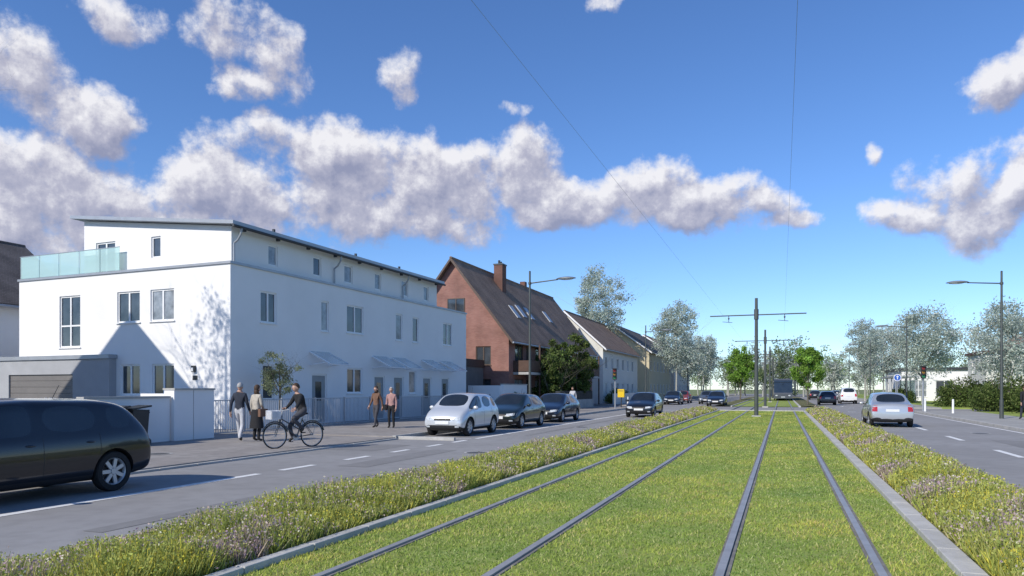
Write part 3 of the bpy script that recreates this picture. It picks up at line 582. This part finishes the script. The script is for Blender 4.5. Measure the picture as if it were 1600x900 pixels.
def lamp(x,y,side,H=7.8,z0=.1):
    e=empty('street_lamp',(x,y,z0)); b=MB(); b.tube((0,0,0),(0,0,1.0),.10,.095,12); b.tube((0,0,1.0),(0,0,H),.07,.05,12); b.tube((0,0,H),(0,0,H+.04),.06,.03,12)
    s=side; b.tube((0,0,H-.62),(s*1.55,0,H-.50),.035,.03,8); b.tube((0,0,H-.68),(0,0,H-.56),.085,.085,10)
    b.done('pole',POLEM,e,smooth=True)
    h=MB()
    def fn(p): return Vector((p.x*(1-.1*p.z),p.y*(1-.15*p.x*s),p.z if p.z>0 else p.z*.45))
    h.ell((s*2.0,0,H-.47),.55,.16,.10,0,16,8,fn); h.ell((s*2.05,0,H-.505),.36,.12,.05,1,12,6)
    h.done('lamp_head',[LAMPG,M('lamp_lens',(.6,.62,.62),.2)],e,smooth=True)
for y in (35.9,70.5,104,138): lamp(-12.55,y,1)
for y in (44.,72,100,130): lamp(10.75 if y<50 else 10.4,y,-1,7.7)
def mast(y):
    e=empty('catenary_mast',(-1.40,y,.03)); b=MB(); b.box(-.25,.25,-.25,.25,-.05,.08,1); b.tube((0,0,.08),(0,0,6.95),.125,.085,12,0)
    b.tube((-2.62,0,5.97),(2.72,0,5.97),.035,.035,8,0); b.tube((-.0,0,6.3),(0,0,5.7),.13,.13,10,0)
    for s in (-1.55,1.55): b.tube((s,0,5.95),(s,0,5.6),.02,.02,6,0); b.tube((s-.35,0,5.62),(s+.2,0,5.56),.015,.015,6,0); b.ell((s,0,5.8),.05,.05,.07,0,8,6)
    b.done('mast',[POLEM,CONC],e,smooth=True)
for y in (44.2,68,95,125): mast(y)
b=MB()
for x in (-1.40-1.55,-1.40+1.55):
    for y0,y1 in ((-30,44.2),(44.2,68),(68,95),(95,125)): b.tube((x,y0,5.6),(x,y1,5.6),.0022,.0022,5)
b.done('contact_wires',M('wire_copper',(.30,.36,.42),.7,metal=.1))
def sign(x,y,kind):
    e=empty('traffic_sign',(x,y,.1)); b=MB(); b.tube((0,0,0),(0,0,2.9),.03,.03,8,0)
    if kind=='blue': b.tube((0,-.035,2.55),(0,-.055,2.55),.3,.3,24,1); b.tube((0,-.056,2.55),(0,-.06,2.55),.255,.255,24,2); b.box(-.03,.03,-.068,-.062,2.4,2.62,1); b.poly([(-.11,-.068,2.6),(.11,-.068,2.6),(0,-.068,2.74)],1)
    b.done('sign',[GALV,FRAME,M('sign_blue',(.02,.10,.42),.4,var=.03)],e)
sign(9.4,70,'blue')
def signal(x,y):
    e=empty('traffic_light',(x,y,.1)); b=MB(); b.tube((0,0,0),(0,0,3.2),.06,.05,10,0); b.box(-.16,.16,-.22,-.06,2.3,3.2,1)
    for i,m in enumerate((2,3,4)): b.tube((0,-.22,3.02-i*.28),(0,-.24,3.02-i*.28),.10,.10,14,m)
    for i in range(3): b.obox((-.11,-.4,3.12-i*.28),(.22,0,0),(0,.18,.01),(0,0,.015),1)
    b.done('signal',[GALV,BLACKP,M('lens_red',(.25,.02,.02),.3),M('lens_amber',(.3,.15,.02),.3),M('lens_green',(.02,.2,.08),.3)],e)
signal(-12.4,56.); signal(9.3,57.3)
def bollard(x,y):
    e=empty('bollard',(x,y,.11)); b=MB(); b.tube((0,0,0),(0,0,.85),.07,.06,12); b.ell((0,0,.85),.065,.065,.05,0,12,6); b.done('post',FRAME,e,smooth=True)
bollard(10.2,52.5); bollard(9.3,56.5); bollard(-12.4,61)
e=empty('letter_box',(-12.9,60.7,.1)); b=MB(); b.tube((0,0,0),(0,0,.9),.05,.05,8,1); b.box(-.28,.28,-.2,.2,.85,1.55,0); b.box(-.22,.22,-.215,-.203,1.38,1.42,1); b.done('box',[M('yellow_paint',(.75,.50,.02),.4,var=.04),DARKM],e,bevel=.03)
# ------------------------------------------------------------ cars
CG=M('car_glass',(.016,.020,.023),.03,var=.3,spec=.9); TYRE=M('tyre',(.018,.018,.019),.85,var=.2,scale=15); RIM=M('alloy_rim',(.50,.51,.53),.35,metal=.5,var=.05); TRIM=M('car_trim',(.02,.02,.022),.5,var=.1)
HL=M('headlight',(.50,.53,.55),.08,var=.3,scale=14,spec=.9); TL=M('tail_light',(.38,.015,.015),.15,var=.2,spec=.8); PLT=M('number_plate',(.72,.72,.70),.4,var=.03)
def carmesh(L,Wd,H,kind):
    w=Wd/2; s=H/1.45
    if kind=='hatch': ST=[(.0,.80,.34,.50,.53,.6),(.02,.91,.23,.60,.66,.72),(.09,.97,.19,.71,.80,.8),(.20,1.,.18,.82,.90,.82),(.265,1.,.18,.89,.975,.84),(.43,1.,.18,.92,1.42,.735),(.50,1.,.18,.93,1.45,.735),(.535,1.,.18,.93,1.452,.735),(.56,1.,.18,.935,1.452,.735),(.76,1.,.18,.96,1.43,.72),(.79,1.,.18,.965,1.425,.715),(.90,.985,.20,.985,1.375,.68),(.975,.96,.24,.96,1.06,.76),(.992,.93,.27,.80,.86,.78),(1.,.86,.34,.58,.62,.72)]
    elif kind=='mpv': ST=[(.0,.80,.34,.52,.56,.6),(.02,.91,.23,.64,.72,.72),(.08,.97,.19,.76,.86,.8),(.15,1.,.18,.85,.95,.82),(.19,1.,.18,.90,1.0,.84),(.37,1.,.18,.92,1.41,.76),(.46,1.,.18,.93,1.45,.76),(.52,1.,.18,.93,1.455,.76),(.545,1.,.18,.935,1.455,.76),(.77,1.,.18,.95,1.44,.75),(.80,1.,.18,.955,1.435,.745),(.91,.985,.20,.97,1.39,.71),(.975,.96,.24,.95,1.04,.78),(.992,.93,.27,.80,.86,.78),(1.,.88,.34,.58,.62,.72)]
    else: ST=[(.0,.80,.34,.50,.53,.6),(.02,.91,.23,.60,.66,.72),(.09,.97,.19,.70,.79,.8),(.20,1.,.18,.80,.88,.82),(.28,1.,.18,.88,.96,.84),(.42,1.,.18,.91,1.40,.73),(.50,1.,.18,.92,1.45,.73),(.55,1.,.18,.92,1.45,.73),(.57,1.,.18,.925,1.45,.73),(.70,1.,.18,.95,1.42,.72),(.725,1.,.18,.955,1.41,.71),(.76,1.,.18,.96,1.38,.70),(.88,.985,.20,.965,1.03,.80),(.97,.96,.24,.94,1.0,.80),(.99,.93,.27,.80,.86,.78),(1.,.86,.34,.58,.62,.72)]
    V=[];F=[];MI=[]
    n_=16
    for (t,wf,zb,be,tp,tw) in ST:
        y=L/2-t*L; W2=w*wf; be*=s; tp*=s; cab=tp-be>.15*s
        half=[(0,zb),(.8*W2,zb),(.965*W2,zb+.09),(1.0*W2,(zb+be)*.5+.02),(.985*W2,be-.12*s),(.93*W2,be),((tw*w+.0) if cab else .86*W2,tp-(.075*s if cab else .04)),((tw*w-.075) if cab else .74*W2,tp-.012),(0,tp+.025)]
        ring=half+[(-a,b) for a,b in reversed(half[1:-1])]
        V+=[(a,y,b) for a,b in ring]
    ns=len(ST)
    for i in range(ns-1):
        for j in range(n_):
            j2=(j+1)%n_; F.append((i*n_+j,i*n_+j2,(i+1)*n_+j2,(i+1)*n_+j)); row=min(j,15-j); m=0
            if row==5 and i in (4,5,6,8,10): m=1
            if row==7 and i in (4,11): m=1
            if row<=1: m=2
            MI.append(m)
    F.append(tuple(range(n_))); MI.append(0); F.append(tuple((ns-1)*n_+k for k in reversed(range(n_)))); MI.append(0)
    me=bpy.data.meshes.new('b'); me.from_pydata(V,[],F)
    for q in ('p','g','t'): me.materials.append(bpy.data.materials.get('slot_'+q) or bpy.data.materials.new('slot_'+q))
    me.polygons.foreach_set('material_index',MI)
    bm=bmesh.new(); bm.from_mesh(me); bmesh.ops.recalc_face_normals(bm,faces=bm.faces)
    cl=bm.edges.layers.float.new('crease_edge')
    for e_ in bm.edges:
        ms_={f.material_index for f in e_.link_faces}
        if len(ms_)>1 and 1 in ms_: e_[cl]=.6
    bm.to_mesh(me); bm.free()
    o=bpy.data.objects.new('tmp',me); COL.objects.link(o); sb=o.modifiers.new('s','SUBSURF'); sb.levels=2; sb.render_levels=2
    rw=.315*min(s,1.02) ; fy=L/2-.19*L; ry=L/2-.82*L
    c=MB()
    for yy in (fy,ry):
        for sd_ in (1,-1):
            x0=sd_*(w-.24); x1=sd_*(w+.2); c.tube((x0,yy,rw),(x1,yy,rw),rw+.055,rw+.055,32,2)
    co_=c.done('cut',[bpy.data.materials['slot_'+q] for q in 'pgt']); bo=o.modifiers.new('b','BOOLEAN'); bo.operation='DIFFERENCE'; bo.object=co_; bo.solver='EXACT'
    dg=bpy.context.evaluated_depsgraph_get(); m2=bpy.data.meshes.new_from_object(o.evaluated_get(dg))
    bpy.data.objects.remove(o); bpy.data.objects.remove(co_)
    m2.polygons.foreach_set('use_smooth',[True]*len(m2.polygons)); m2.set_sharp_from_angle(angle=R(38))
    return m2,fy,ry,rw,w,s
CACHE={}
def car(x,y,rz,L,Wd,H,kind,paint,name='parked_car'):
    key=(L,Wd,H,kind)
    if key not in CACHE: CACHE[key]=carmesh(L,Wd,H,kind)
    m2,fy,ry,rw,w,s=CACHE[key]; me=m2.copy()
    for q_,q in enumerate((paint,CG,TRIM)): me.materials[q_]=q
    e=empty(name,(x,y,.0),rz); o=bpy.data.objects.new('body',me); COL.objects.link(o); o.parent=e
    bm=bmesh.new(); bm.from_mesh(m2); bv=BVHTree.FromBMesh(bm); bm.free()
    def hit(ox,oy,oz,dx,dy,dz):
        h=bv.ray_cast(Vector((ox,oy,oz)),Vector((dx,dy,dz))); return h[0]
    wb=MB()
    for yy in (fy,ry):
        for sd_ in (1,-1):
            cx=sd_*(w-.115); o_=sd_
            wb.lathe_x((cx,yy,rw),[(-.09*o_,rw*.6),(-.09*o_,rw*.93),(-.06*o_,rw),(.06*o_,rw),(.085*o_,rw*.95),(.09*o_,rw*.72),(.06*o_,rw*.69)],32,0)
            wb.lathe_x((cx,yy,rw),[(.06*o_,rw*.70),(.075*o_,rw*.67),(.05*o_,rw*.62),(.015*o_,rw*.6)],32,1)
            wb.lathe_x((cx,yy,rw),[(.012*o_,rw*.62),(.012*o_,.0)],24,2)
            wb.lathe_x((cx,yy,rw),[(.07*o_,0),(.07*o_,rw*.15),(.03*o_,rw*.18)],16,1)
            for k in range(7):
                a=k*2*math.pi/7; d=Vector((0,math.cos(a),math.sin(a))); t=Vector((0,-math.sin(a),math.cos(a)))
                wb.obox(Vector((cx+.03*o_,yy,rw))-t*.03+d*rw*.1,d*rw*.53,t*.06,Vector((.03*o_,0,0)),1)
    wb.done('wheels',[TYRE,RIM,TRIM],e,smooth=True)
    d=MB()
    def patch(xa,xb,za,zb,mi,front=1,nx=6,nz=3,zt=0.,off=.006):
        G=[]
        for j in range(nz+1):
            row=[]
            for i in range(nx+1):
                xx=xa+(xb-xa)*i/nx; zz=za+(zb-za)*j/nz+zt*i/nx; h=hit(xx,5*front,zz,0,-front,0); row.append(None if h is None else h+Vector((0,front*off,0)))
            G.append(row)
        for j in range(nz):
            for i in range(nx):
                q=(G[j][i],G[j][i+1],G[j+1][i+1],G[j+1][i])
                if all(v is not None for v in q) and max(v.y for v in q)-min(v.y for v in q)<.25: d.quad(*q,mi)
    for sd_ in (1,-1):
        patch(sd_*w*.45,sd_*w*.90,.53*s,.63*s,0,1,zt=.035)
        patch(sd_*w*.66,sd_*w*.93,.66*s,.92*s,1,-1)
        patch(sd_*w*.60,sd_*w*.78,.32,.38,0,1,3,2,off=.009)
        my=L/2-(.33 if kind!='mpv' else .27)*L; d.ell((sd_*(w+.06),my,.96*s),.10,.06,.07,3,12,8); d.tube((sd_*(w-.09),my,.92*s),(sd_*(w+.03),my,.95*s),.02,.02,6,2)
        for t in (.50,.72):
            h=hit(sd_*3,L/2-t*L,.80*s,-sd_,0,0)
            if h: d.ell((h.x,h.y,h.z),.022,.085,.018,3,8,6)
        for t0,z0_,z1_ in ((.30,.30,.86),(.545,.27,.9),(.76,.62,.92)):
            pts=[]
            for k in range(7):
                zz=(z0_+(z1_-z0_)*k/6)*s; h=hit(sd_*3,L/2-t0*L,zz,-sd_,0,0)
                if h: pts.append((h.x-sd_*.002,h.y,h.z))
            if len(pts)>1: d.path(pts,.006,5,2)
    patch(-w*.40,w*.40,.54*s,.62*s,2,1); patch(-w*.58,w*.58,.28,.40,2,1,8); patch(-w*.8,w*.8,.28,.35,2,-1,10)
    h=hit(0,5,.47*s,0,-1,0); 
    if h: d.obox((-.26,h.y+.0,.42*s),(.52,0,0),(0,.022,0),(0,0,.11),4)
    h=hit(0,-5,(.72 if kind!='sedan' else .70)*s,0,1,0)
    if h: d.obox((-.26,h.y-.02,h.z-.05),(.52,0,0),(0,.02,0),(0,0,.11),4)
    h1=hit(0,0,5,0,0,-1)
    d.tube((0,-L*.22,h1.z-.02),(0,-L*.22-.12,h1.z+.2),.006,.004,5,2)
    d.done('lights_and_trim',[HL,TL,TRIM,paint,PLT],e,smooth=True)
    return e
def CP(name,c,metal=.3): return M('car_paint_'+name,c,.28,metal=metal,var=.02,coat=.8,spec=.5)
BLK=CP('black',(.010,.010,.013)); DBL=CP('dark_blue',(.012,.018,.035)); DGN=CP('dark_green',(.012,.022,.020)); SIL=CP('silver',(.48,.50,.52),.5); WHT=CP('white',(.7,.7,.7),0); LSI=CP('pale_silver',(.60,.62,.64),.3); GRY=CP('grey',(.13,.14,.15),.5); RED=CP('red',(.3,.03,.02))
PI=math.pi
car(-10.95,7.15,PI,4.35,1.76,1.50,'mpv',BLK)
car(-11.0,24.0,PI,3.5,1.60,1.50,'mpv',LSI)
car(-11.0,29.4,PI,4.1,1.72,1.46,'hatch',DGN)
car(-11.0,35.4,PI,4.2,1.72,1.44,'hatch',DBL)
car(-7.75,43.2,PI,4.1,1.72,1.46,'hatch',BLK,'car')
car(4.45,36.6,0,4.3,1.76,1.50,'sedan',SIL,'car')
car(7.0,90,0,4.4,1.8,1.8,'mpv',WHT,'car'); car(6.9,108,0,4.2,1.74,1.46,'hatch',GRY,'car'); car(4.4,82,0,4.2,1.74,1.46,'hatch',DBL,'car')
car(-7.7,82,PI,4.2,1.74,1.46,'hatch',GRY,'car'); car(-7.8,98,PI,4.2,1.74,1.46,'hatch',DBL,'car'); car(-5.9,72,PI,4.2,1.74,1.46,'hatch',DBL,'car')
car(4.8,121,0,4.2,1.74,1.46,'hatch',BLK,'car'); car(-10.9,78,PI,4.1,1.72,1.46,'hatch',DBL); car(-10.9,86,PI,4.2,1.72,1.44,'hatch',RED)
def van(name,x,y,rz,L,Wd,H,pm,rowwin):
    e=empty(name,(x,y,0),rz); b=MB(); w=Wd/2
    prof=[(L/2,.35),(L/2,1.0),(L/2-.1,1.15),(L/2-(.35 if rowwin else 1.0),H*.93),(L/2-(.6 if rowwin else 1.3),H),(-L/2+.1,H),(-L/2,H-.15),(-L/2,.35)]
    for s in (1,-1): b.poly([(s*w,a,z) for a,z in prof],0)
    for i in range(len(prof)):
        a=prof[i];c=prof[(i+1)%len(prof)]; b.quad((-w,a[0],a[1]),(w,a[0],a[1]),(w,c[0],c[1]),(-w,c[0],c[1]),1 if i==2 else 0)
    for s in (1,-1):
        xs=s*(w+.004)
        if rowwin:
            k=L/2-1.2
            while k>-L/2+1: b.quad((xs,k,1.2),(xs,k-1.3,1.2),(xs,k-1.3,H-.5),(xs,k,H-.5),1); k-=1.42
        else: b.quad((xs,L/2-.9,1.15),(xs,L/2-1.9,1.15),(xs,L/2-1.9,H-.3),(xs,L/2-1.3,H-.3),1)
        for yy in (L/2-.9-(1 if rowwin else 0),-L/2+.95+(1 if rowwin else 0)):
            b.lathe_x((s*(w-.12),yy,.36),[(s*.13,.0),(s*.135,.2)],20,3); b.lathe_x((s*(w-.12),yy,.36),[(s*.135,.2),(s*.13,.34),(0,.36)],20,2)
        b.ell((s*w*.7,L/2,.75),.16,.05,.1,3,10,6)
    b.box(-.26,.26,L/2+.003,L/2+.02,.5,.61,3); b.done('body',[pm,CG,TYRE,HL],e)
van('tram',.15,118,PI,24,2.4,3.1,M('tram_paint',(.07,.08,.10),.4,var=.05),True)
# ------------------------------------------------------------ people
SKIN=M('skin',(.48,.29,.21),.55,var=.05)
def person(name,x,y,rz,z0,H,top,bot,shoe,hair,pose=None,skirt=False,longhair=False,bag=None,parent=None,loc=None):
    k=H/1.75
    J=dict(pel=(0,0,.95),sp=(0,.0,1.13),ch=(0,.0,1.33),nk=(0,.0,1.47),hd=(0,.015,1.55),
      sL=(-.165,0,1.40),eL=(-.215,-.03,1.13),wL=(-.225,.05,.89),hL=(-.225,.075,.81), sR=(.165,0,1.40),eR=(.215,-.03,1.13),wR=(.225,.05,.89),hR=(.225,.075,.81),
      tL=(-.085,0,.90),kL=(-.095,.03,.49),aL=(-.1,-.02,.09),fL=(-.11,.13,.045), tR=(.085,0,.90),kR=(.095,.03,.49),aR=(.1,-.02,.09),fR=(.11,.13,.045))
    if pose: J.update(pose)
    rad=dict(pel=.135,sp=.125,ch=.145,nk=.06,hd=.052,sL=.072,eL=.05,wL=.036,hL=.032,tL=.098,kL=.066,aL=.046,fL=.035); 
    for a in ('s','e','w','h','t','k','a','f'): rad[a+'R']=rad[a+'L']
    ed=[('pel','sp'),('sp','ch'),('ch','nk'),('nk','hd'),('ch','sL'),('sL','eL'),('eL','wL'),('wL','hL'),('ch','sR'),('sR','eR'),('eR','wR'),('wR','hR'),('pel','tL'),('tL','kL'),('kL','aL'),('aL','fL'),('pel','tR'),('tR','kR'),('kR','aR'),('aR','fR')]
    names=list(J); ix={a:i for i,a in enumerate(names)}
    me=bpy.data.meshes.new('sk'); me.from_pydata([Vector(J[a])*k for a in names],[(ix[a],ix[b]) for a,b in ed],[])
    o=bpy.data.objects.new('sk',me); COL.objects.link(o); sm=o.modifiers.new('skin','SKIN'); sb=o.modifiers.new('s','SUBSURF'); sb.levels=2; sb.render_levels=2
    for i,a in enumerate(names):
        r=rad[a]*k; me.skin_vertices[0].data[i].radius=(r,r*(.82 if a in('ch','sp','pel') else 1)); me.skin_vertices[0].data[i].use_root=(a=='pel')
    dg=bpy.context.evaluated_depsgraph_get(); m2=bpy.data.meshes.new_from_object(o.evaluated_get(dg)); bpy.data.objects.remove(o)
    for q in (top,bot,SKIN,shoe): m2.materials.append(q)
    segs=[(Vector(J[a])*k,Vector(J[b])*k,(3 if b[0]=='f' else 1 if b[0] in 'tka' or (a=='pel') and b[0]=='t' else 2 if b in('hd','hL','hR') else 0)) for a,b in ed]
    mi=[]
    for p in m2.polygons:
        c=p.center; best=9;bi=0
        for a,b,m in segs:
            t=max(0,min(1,(c-a).dot(b-a)/max(1e-6,(b-a).length_squared))); dd=(c-(a+(b-a)*t)).length
            if dd<best: best=dd;bi=m
        if bi==0 and c.z<J['pel'][2]*k+.02 and abs(c.x)<.17*k and (c-Vector(J['pel'])*k).length<.16*k: bi=1
        mi.append(bi)
    m2.polygons.foreach_set('material_index',mi); m2.polygons.foreach_set('use_smooth',[True]*len(mi))
    e=empty(name,(x,y,z0),rz)
    if parent: e.parent=parent; e.location=loc or (0,0,0)
    ob=bpy.data.objects.new('body',m2); COL.objects.link(ob); ob.parent=e
    hd=Vector(J['hd'])*k; c=hd+Vector((0,.012,.085))*k
    h=MB()
    def hf(p): 
        q=Vector(p); 
        if q.z<0: q.x*=1+.28*q.z; q.y*=1+.12*q.z
        return q
    h.ell(c,.077*k,.098*k,.118*k,0,18,14,hf)
    h.ell(c+Vector((0,.098,-.015))*k,.014*k,.022*k,.026*k,0,8,6)
    for s in (1,-1):
        h.ell(c+Vector((s*.078,-.005,-.01))*k,.012*k,.02*k,.032*k,0,8,6)
        h.ell(c+Vector((s*.03,.084,.008))*k,.014*k,.010*k,.008*k,2,8,6); h.ell(c+Vector((s*.03,.092,.008))*k,.006*k,.005*k,.006*k,3,6,4)
    h.ell(c+Vector((0,.086,-.055))*k,.024*k,.010*k,.007*k,4,8,6)
    def hz(p):
        if p.y>.25: return Vector((p.x,p.y,max(p.z,.46)))
        return Vector((p.x,p.y,p.z if (p.z>-.25 or longhair) else -.25))
    h.ell(c+Vector((0,-.008,.020))*k,.087*k,.106*k,.118*k,1,20,16,hz)
    if longhair: h.ell(c+Vector((0,-.06,-.09))*k,.075*k,.05*k,.11*k,1,12,8)
    h.done('head',[SKIN,hair,FRAME,BLACKP,M('lips',(.35,.12,.1),.5)],e,smooth=True)
    for sd_,a,b in ((-1,'wL','hL'),(1,'wR','hR')):
        m=MB(); p0=Vector(J[a])*k; p1=Vector(J[b])*k; d=(p1-p0).normalized(); sx=Vector((0,1,0)); sx=(sx-d*sx.dot(d)).normalized(); nn=d.cross(sx)
        m.obox(p1-sx*.038*k-nn*.012*k-d*.03*k,sx*.076*k,nn*.024*k,d*.07*k,0)
        for i,(o_,ln) in enumerate(((-.028,.06),(-.009,.072),(.010,.078),(.029,.07))):
            s0=p1+sx*o_*k+d*.038*k; s1=s0+(d*.9-nn*sd_*.35).normalized()*ln*.55*k; s2=s1+(d*.7-nn*sd_*.75).normalized()*ln*.5*k
            m.tube(s0,s1,.0095*k,.0085*k,6); m.tube(s1,s2,.0085*k,.006*k,6)
        s0=p1+sx*.036*k-d*.01*k; s1=s0+(sx*.7+d*.7)*.035*k; s2=s1+(sx*.2+d)*.03*k; m.tube(s0,s1,.012*k,.010*k,6); m.tube(s1,s2,.010*k,.007*k,6)
        m.done('hand',SKIN,e,smooth=True)
    cl=MB()
    if skirt:
        nn_=20; prof=[(1.0,.155,.125),(.9,.185,.15),(.7,.21,.17),(.5,.235,.19),(.42,.245,.20)]
        for z,rx,ry_ in prof:
            for i in range(nn_):
                t=2*PI*i/nn_; f=1+.05*math.sin(6*t)*(1.05-z); cl.v.append((rx*f*math.cos(t)*k,ry_*f*math.sin(t)*k,z*k))
        for j in range(len(prof)-1):
            for i in range(nn_): i2=(i+1)%nn_; cl.f.append((j*nn_+i,j*nn_+i2,(j+1)*nn_+i2,(j+1)*nn_+i)); cl.m.append(0)
    if bag:
        cl.obox((.20*k,-.12*k,.78*k),(.11*k,0,0),(0,.28*k,0),(0,0,.24*k),1); cl.tube((.25*k,0,1.02*k),(.10*k,0,1.44*k),.012,.012,6,1)
    if cl.v: cl.done('skirt_and_bag',[bot,bag or bot],e,smooth=True)
    return e
def cloth(n_,c): return M('cloth_'+n_,c,.9,var=.18,scale=12,bump=.3,bscale=60)
HB=M('hair_brown',(.06,.035,.02),.7,var=.3,scale=40); HG=M('hair_grey',(.35,.34,.33),.7,var=.2,scale=40); SH=M('shoe',(.03,.025,.02),.5)
NAVY=cloth('navy',(.03,.035,.05)); BLKc=cloth('black',(.018,.018,.02)); BEI=cloth('beige',(.42,.38,.32)); LGT=cloth('light',(.5,.5,.52)); DGR_=cloth('darkgrey',(.06,.06,.07)); BRN=cloth('brown',(.16,.09,.06)); PIN=cloth('rose',(.38,.22,.2))
walk=dict(kL=(-.095,.13,.52),aL=(-.1,.20,.10),fL=(-.11,.35,.07),kR=(.095,-.02,.49),aR=(.1,-.22,.14),fR=(.11,-.10,.05),eL=(-.22,-.10,1.15),wL=(-.23,-.13,.90),hL=(-.23,-.12,.82),eR=(.22,.03,1.14),wR=(.22,.18,.93),hR=(.22,.22,.86))
person('pedestrian',-15.25,17.2,R(15),.07,1.76,NAVY,LGT,SH,HG,walk)
person('pedestrian',-14.75,17.35,R(-10),.07,1.70,BEI,BLKc,SH,HB,dict(eR=(.21,.02,1.14),wR=(.12,.16,1.02),hR=(.06,.2,1.0)),skirt=True,longhair=True,bag=BRN)
person('pedestrian',-15.05,24.6,R(170),.1,1.66,BRN,DGR_,SH,HB,walk,longhair=True)
person('pedestrian',-14.45,24.75,R(190),.1,1.62,PIN,BLKc,SH,HG,bag=BLKc)
person('pedestrian',11.35,42.4,R(10),.11,1.7,BLKc,NAVY,SH,HB,walk)
person('pedestrian',-13.9,49,R(180),.1,1.7,LGT,DGR_,SH,HB,walk)
cyc=empty('cyclist',(-12.35,16.0,.06),R(180-25))
bk=MB()
for yy in (-.53,.55):
    for i in range(28):
        a0=2*PI*i/28;a1=2*PI*(i+1)/28; f=lambda a,r:(0,yy+r*math.cos(a),.345+r*math.sin(a))
        bk.tube(f(a0,.33),f(a1,.33),.018,.018,6,0,False); bk.tube(f(a0,.305),f(a1,.305),.009,.009,4,1,False)
    for i in range(16): a0=2*PI*i/16; bk.tube((0.02*(-1)**i,yy,.345),(0,yy+.305*math.cos(a0),.345+.305*math.sin(a0)),.0022,.0022,3,1,False)
    bk.tube((-.04,yy,.345),(.04,yy,.345),.025,.025,8,1)
    for i in range(9):
        a0=R(20+i*16);a1=R(20+(i+1)*16); bk.tube((0,yy+.375*math.cos(a0),.345+.375*math.sin(a0)),(0,yy+.375*math.cos(a1),.345+.375*math.sin(a1)),.022,.022,5,2,False)
BB=(0,-.08,.29); ST_=(0,-.24,.80); HT=(0,.36,.88)
bk.tube(BB,ST_,.017,.017,8,2); bk.tube(ST_,(0,-.26,.90),.013,.013,8,1); bk.tube(BB,(0,.40,.72),.02,.02,8,2); bk.tube((0,-.14,.5),(0,.38,.8),.016,.016,8,2); bk.tube((0,.42,.66),HT,.02,.02,8,2); bk.tube(HT,(0,.33,1.02),.013,.013,8,1)
for s in (-.05,.05): bk.tube((s,-.53,.345),(s*.4,-.08,.29),.009,.009,6,2); bk.tube((s,-.53,.345),(s*.3,-.23,.76),.008,.008,6,2); bk.tube((s,.55,.345),(s*.6,.43,.66),.011,.011,6,2)
bk.path([(-.29,.16,1.03),(-.25,.28,1.05),(-.05,.33,1.02),(.05,.33,1.02),(.25,.28,1.05),(.29,.16,1.03)],.012,8,1)
for s in (-.29,.29): bk.tube((s,.18,1.03),(s,.08,1.03),.016,.016,8,0)
bk.ell((0,-.28,.925),.09,.14,.035,0,12,6); bk.ell((0,-.14,.925),.035,.10,.025,0,10,6)
bk.tube((-.06,-.08,.29),(.06,-.08,.29),.02,.02,8,1); bk.lathe_x((.04,-.08,.29),[(0,.0),(0,.09),(.008,.09),(.008,0)],20,1)
bk.tube((.07,-.08,.29),(.07,.04,.17),.01,.01,6,1); bk.tube((-.07,-.08,.29),(-.07,-.2,.41),.01,.01,6,1); bk.box(.07,.17,-.01,.08,.155,.18,0); bk.box(-.17,-.07,-.25,-.16,.40,.425,0)
bk.box(-.07,.07,-.72,-.3,.735,.75,1); bk.tube((0,-.70,.735),(0,-.56,.36),.006,.006,5,1)
bk.done('bicycle',[TYRE,RIM,M('bike_frame',(.03,.04,.05),.3,coat=.5)],cyc,smooth=True)
bs=MB()
for z in np.arange(.80,1.04,.03): bs.path([(-.17,.46,z),(.17,.46,z),(.17,.72,z),(-.17,.72,z),(-.17,.46,z)],.007,5)
for t in np.linspace(0,1,8):
    xx=-.17+.34*t; bs.tube((xx,.46,.8),(xx,.46,1.03),.006,.006,4); bs.tube((xx,.72,.8),(xx,.72,1.03),.006,.006,4); yy=.46+.26*t; bs.tube((-.17,yy,.8),(-.17,yy,1.03),.006,.006,4); bs.tube((.17,yy,.8),(.17,yy,1.03),.006,.006,4); bs.tube((-.17,yy,.8),(.17,yy,.8),.006,.006,4)
bs.box(-.14,.14,.49,.69,.81,1.0,1); bs.tube((0,.4,.84),(0,.5,.84),.012,.012,6); bs.done('basket',[FRAME,LGT],cyc)
pose=dict(pel=(0,-.27,1.0),sp=(0,-.22,1.16),ch=(0,-.14,1.34),nk=(0,-.09,1.47),hd=(0,-.06,1.54),sL=(-.17,-.12,1.40),eL=(-.23,.0,1.18),wL=(-.27,.10,1.07),hL=(-.285,.14,1.05),sR=(.17,-.12,1.40),eR=(.23,.0,1.18),wR=(.27,.10,1.07),hR=(.285,.14,1.05),
 tL=(-.09,-.24,.96),kL=(-.11,.11,.80),aL=(-.11,-.22,.51),fL=(-.12,-.10,.44),tR=(.09,-.24,.96),kR=(.11,.08,.58),aR=(.11,-.02,.25),fR=(.12,.10,.20))
person('rider',0,0,0,0,1.75,BLKc,DGR_,SH,HB,pose,parent=cyc,longhair=False)
print('done')
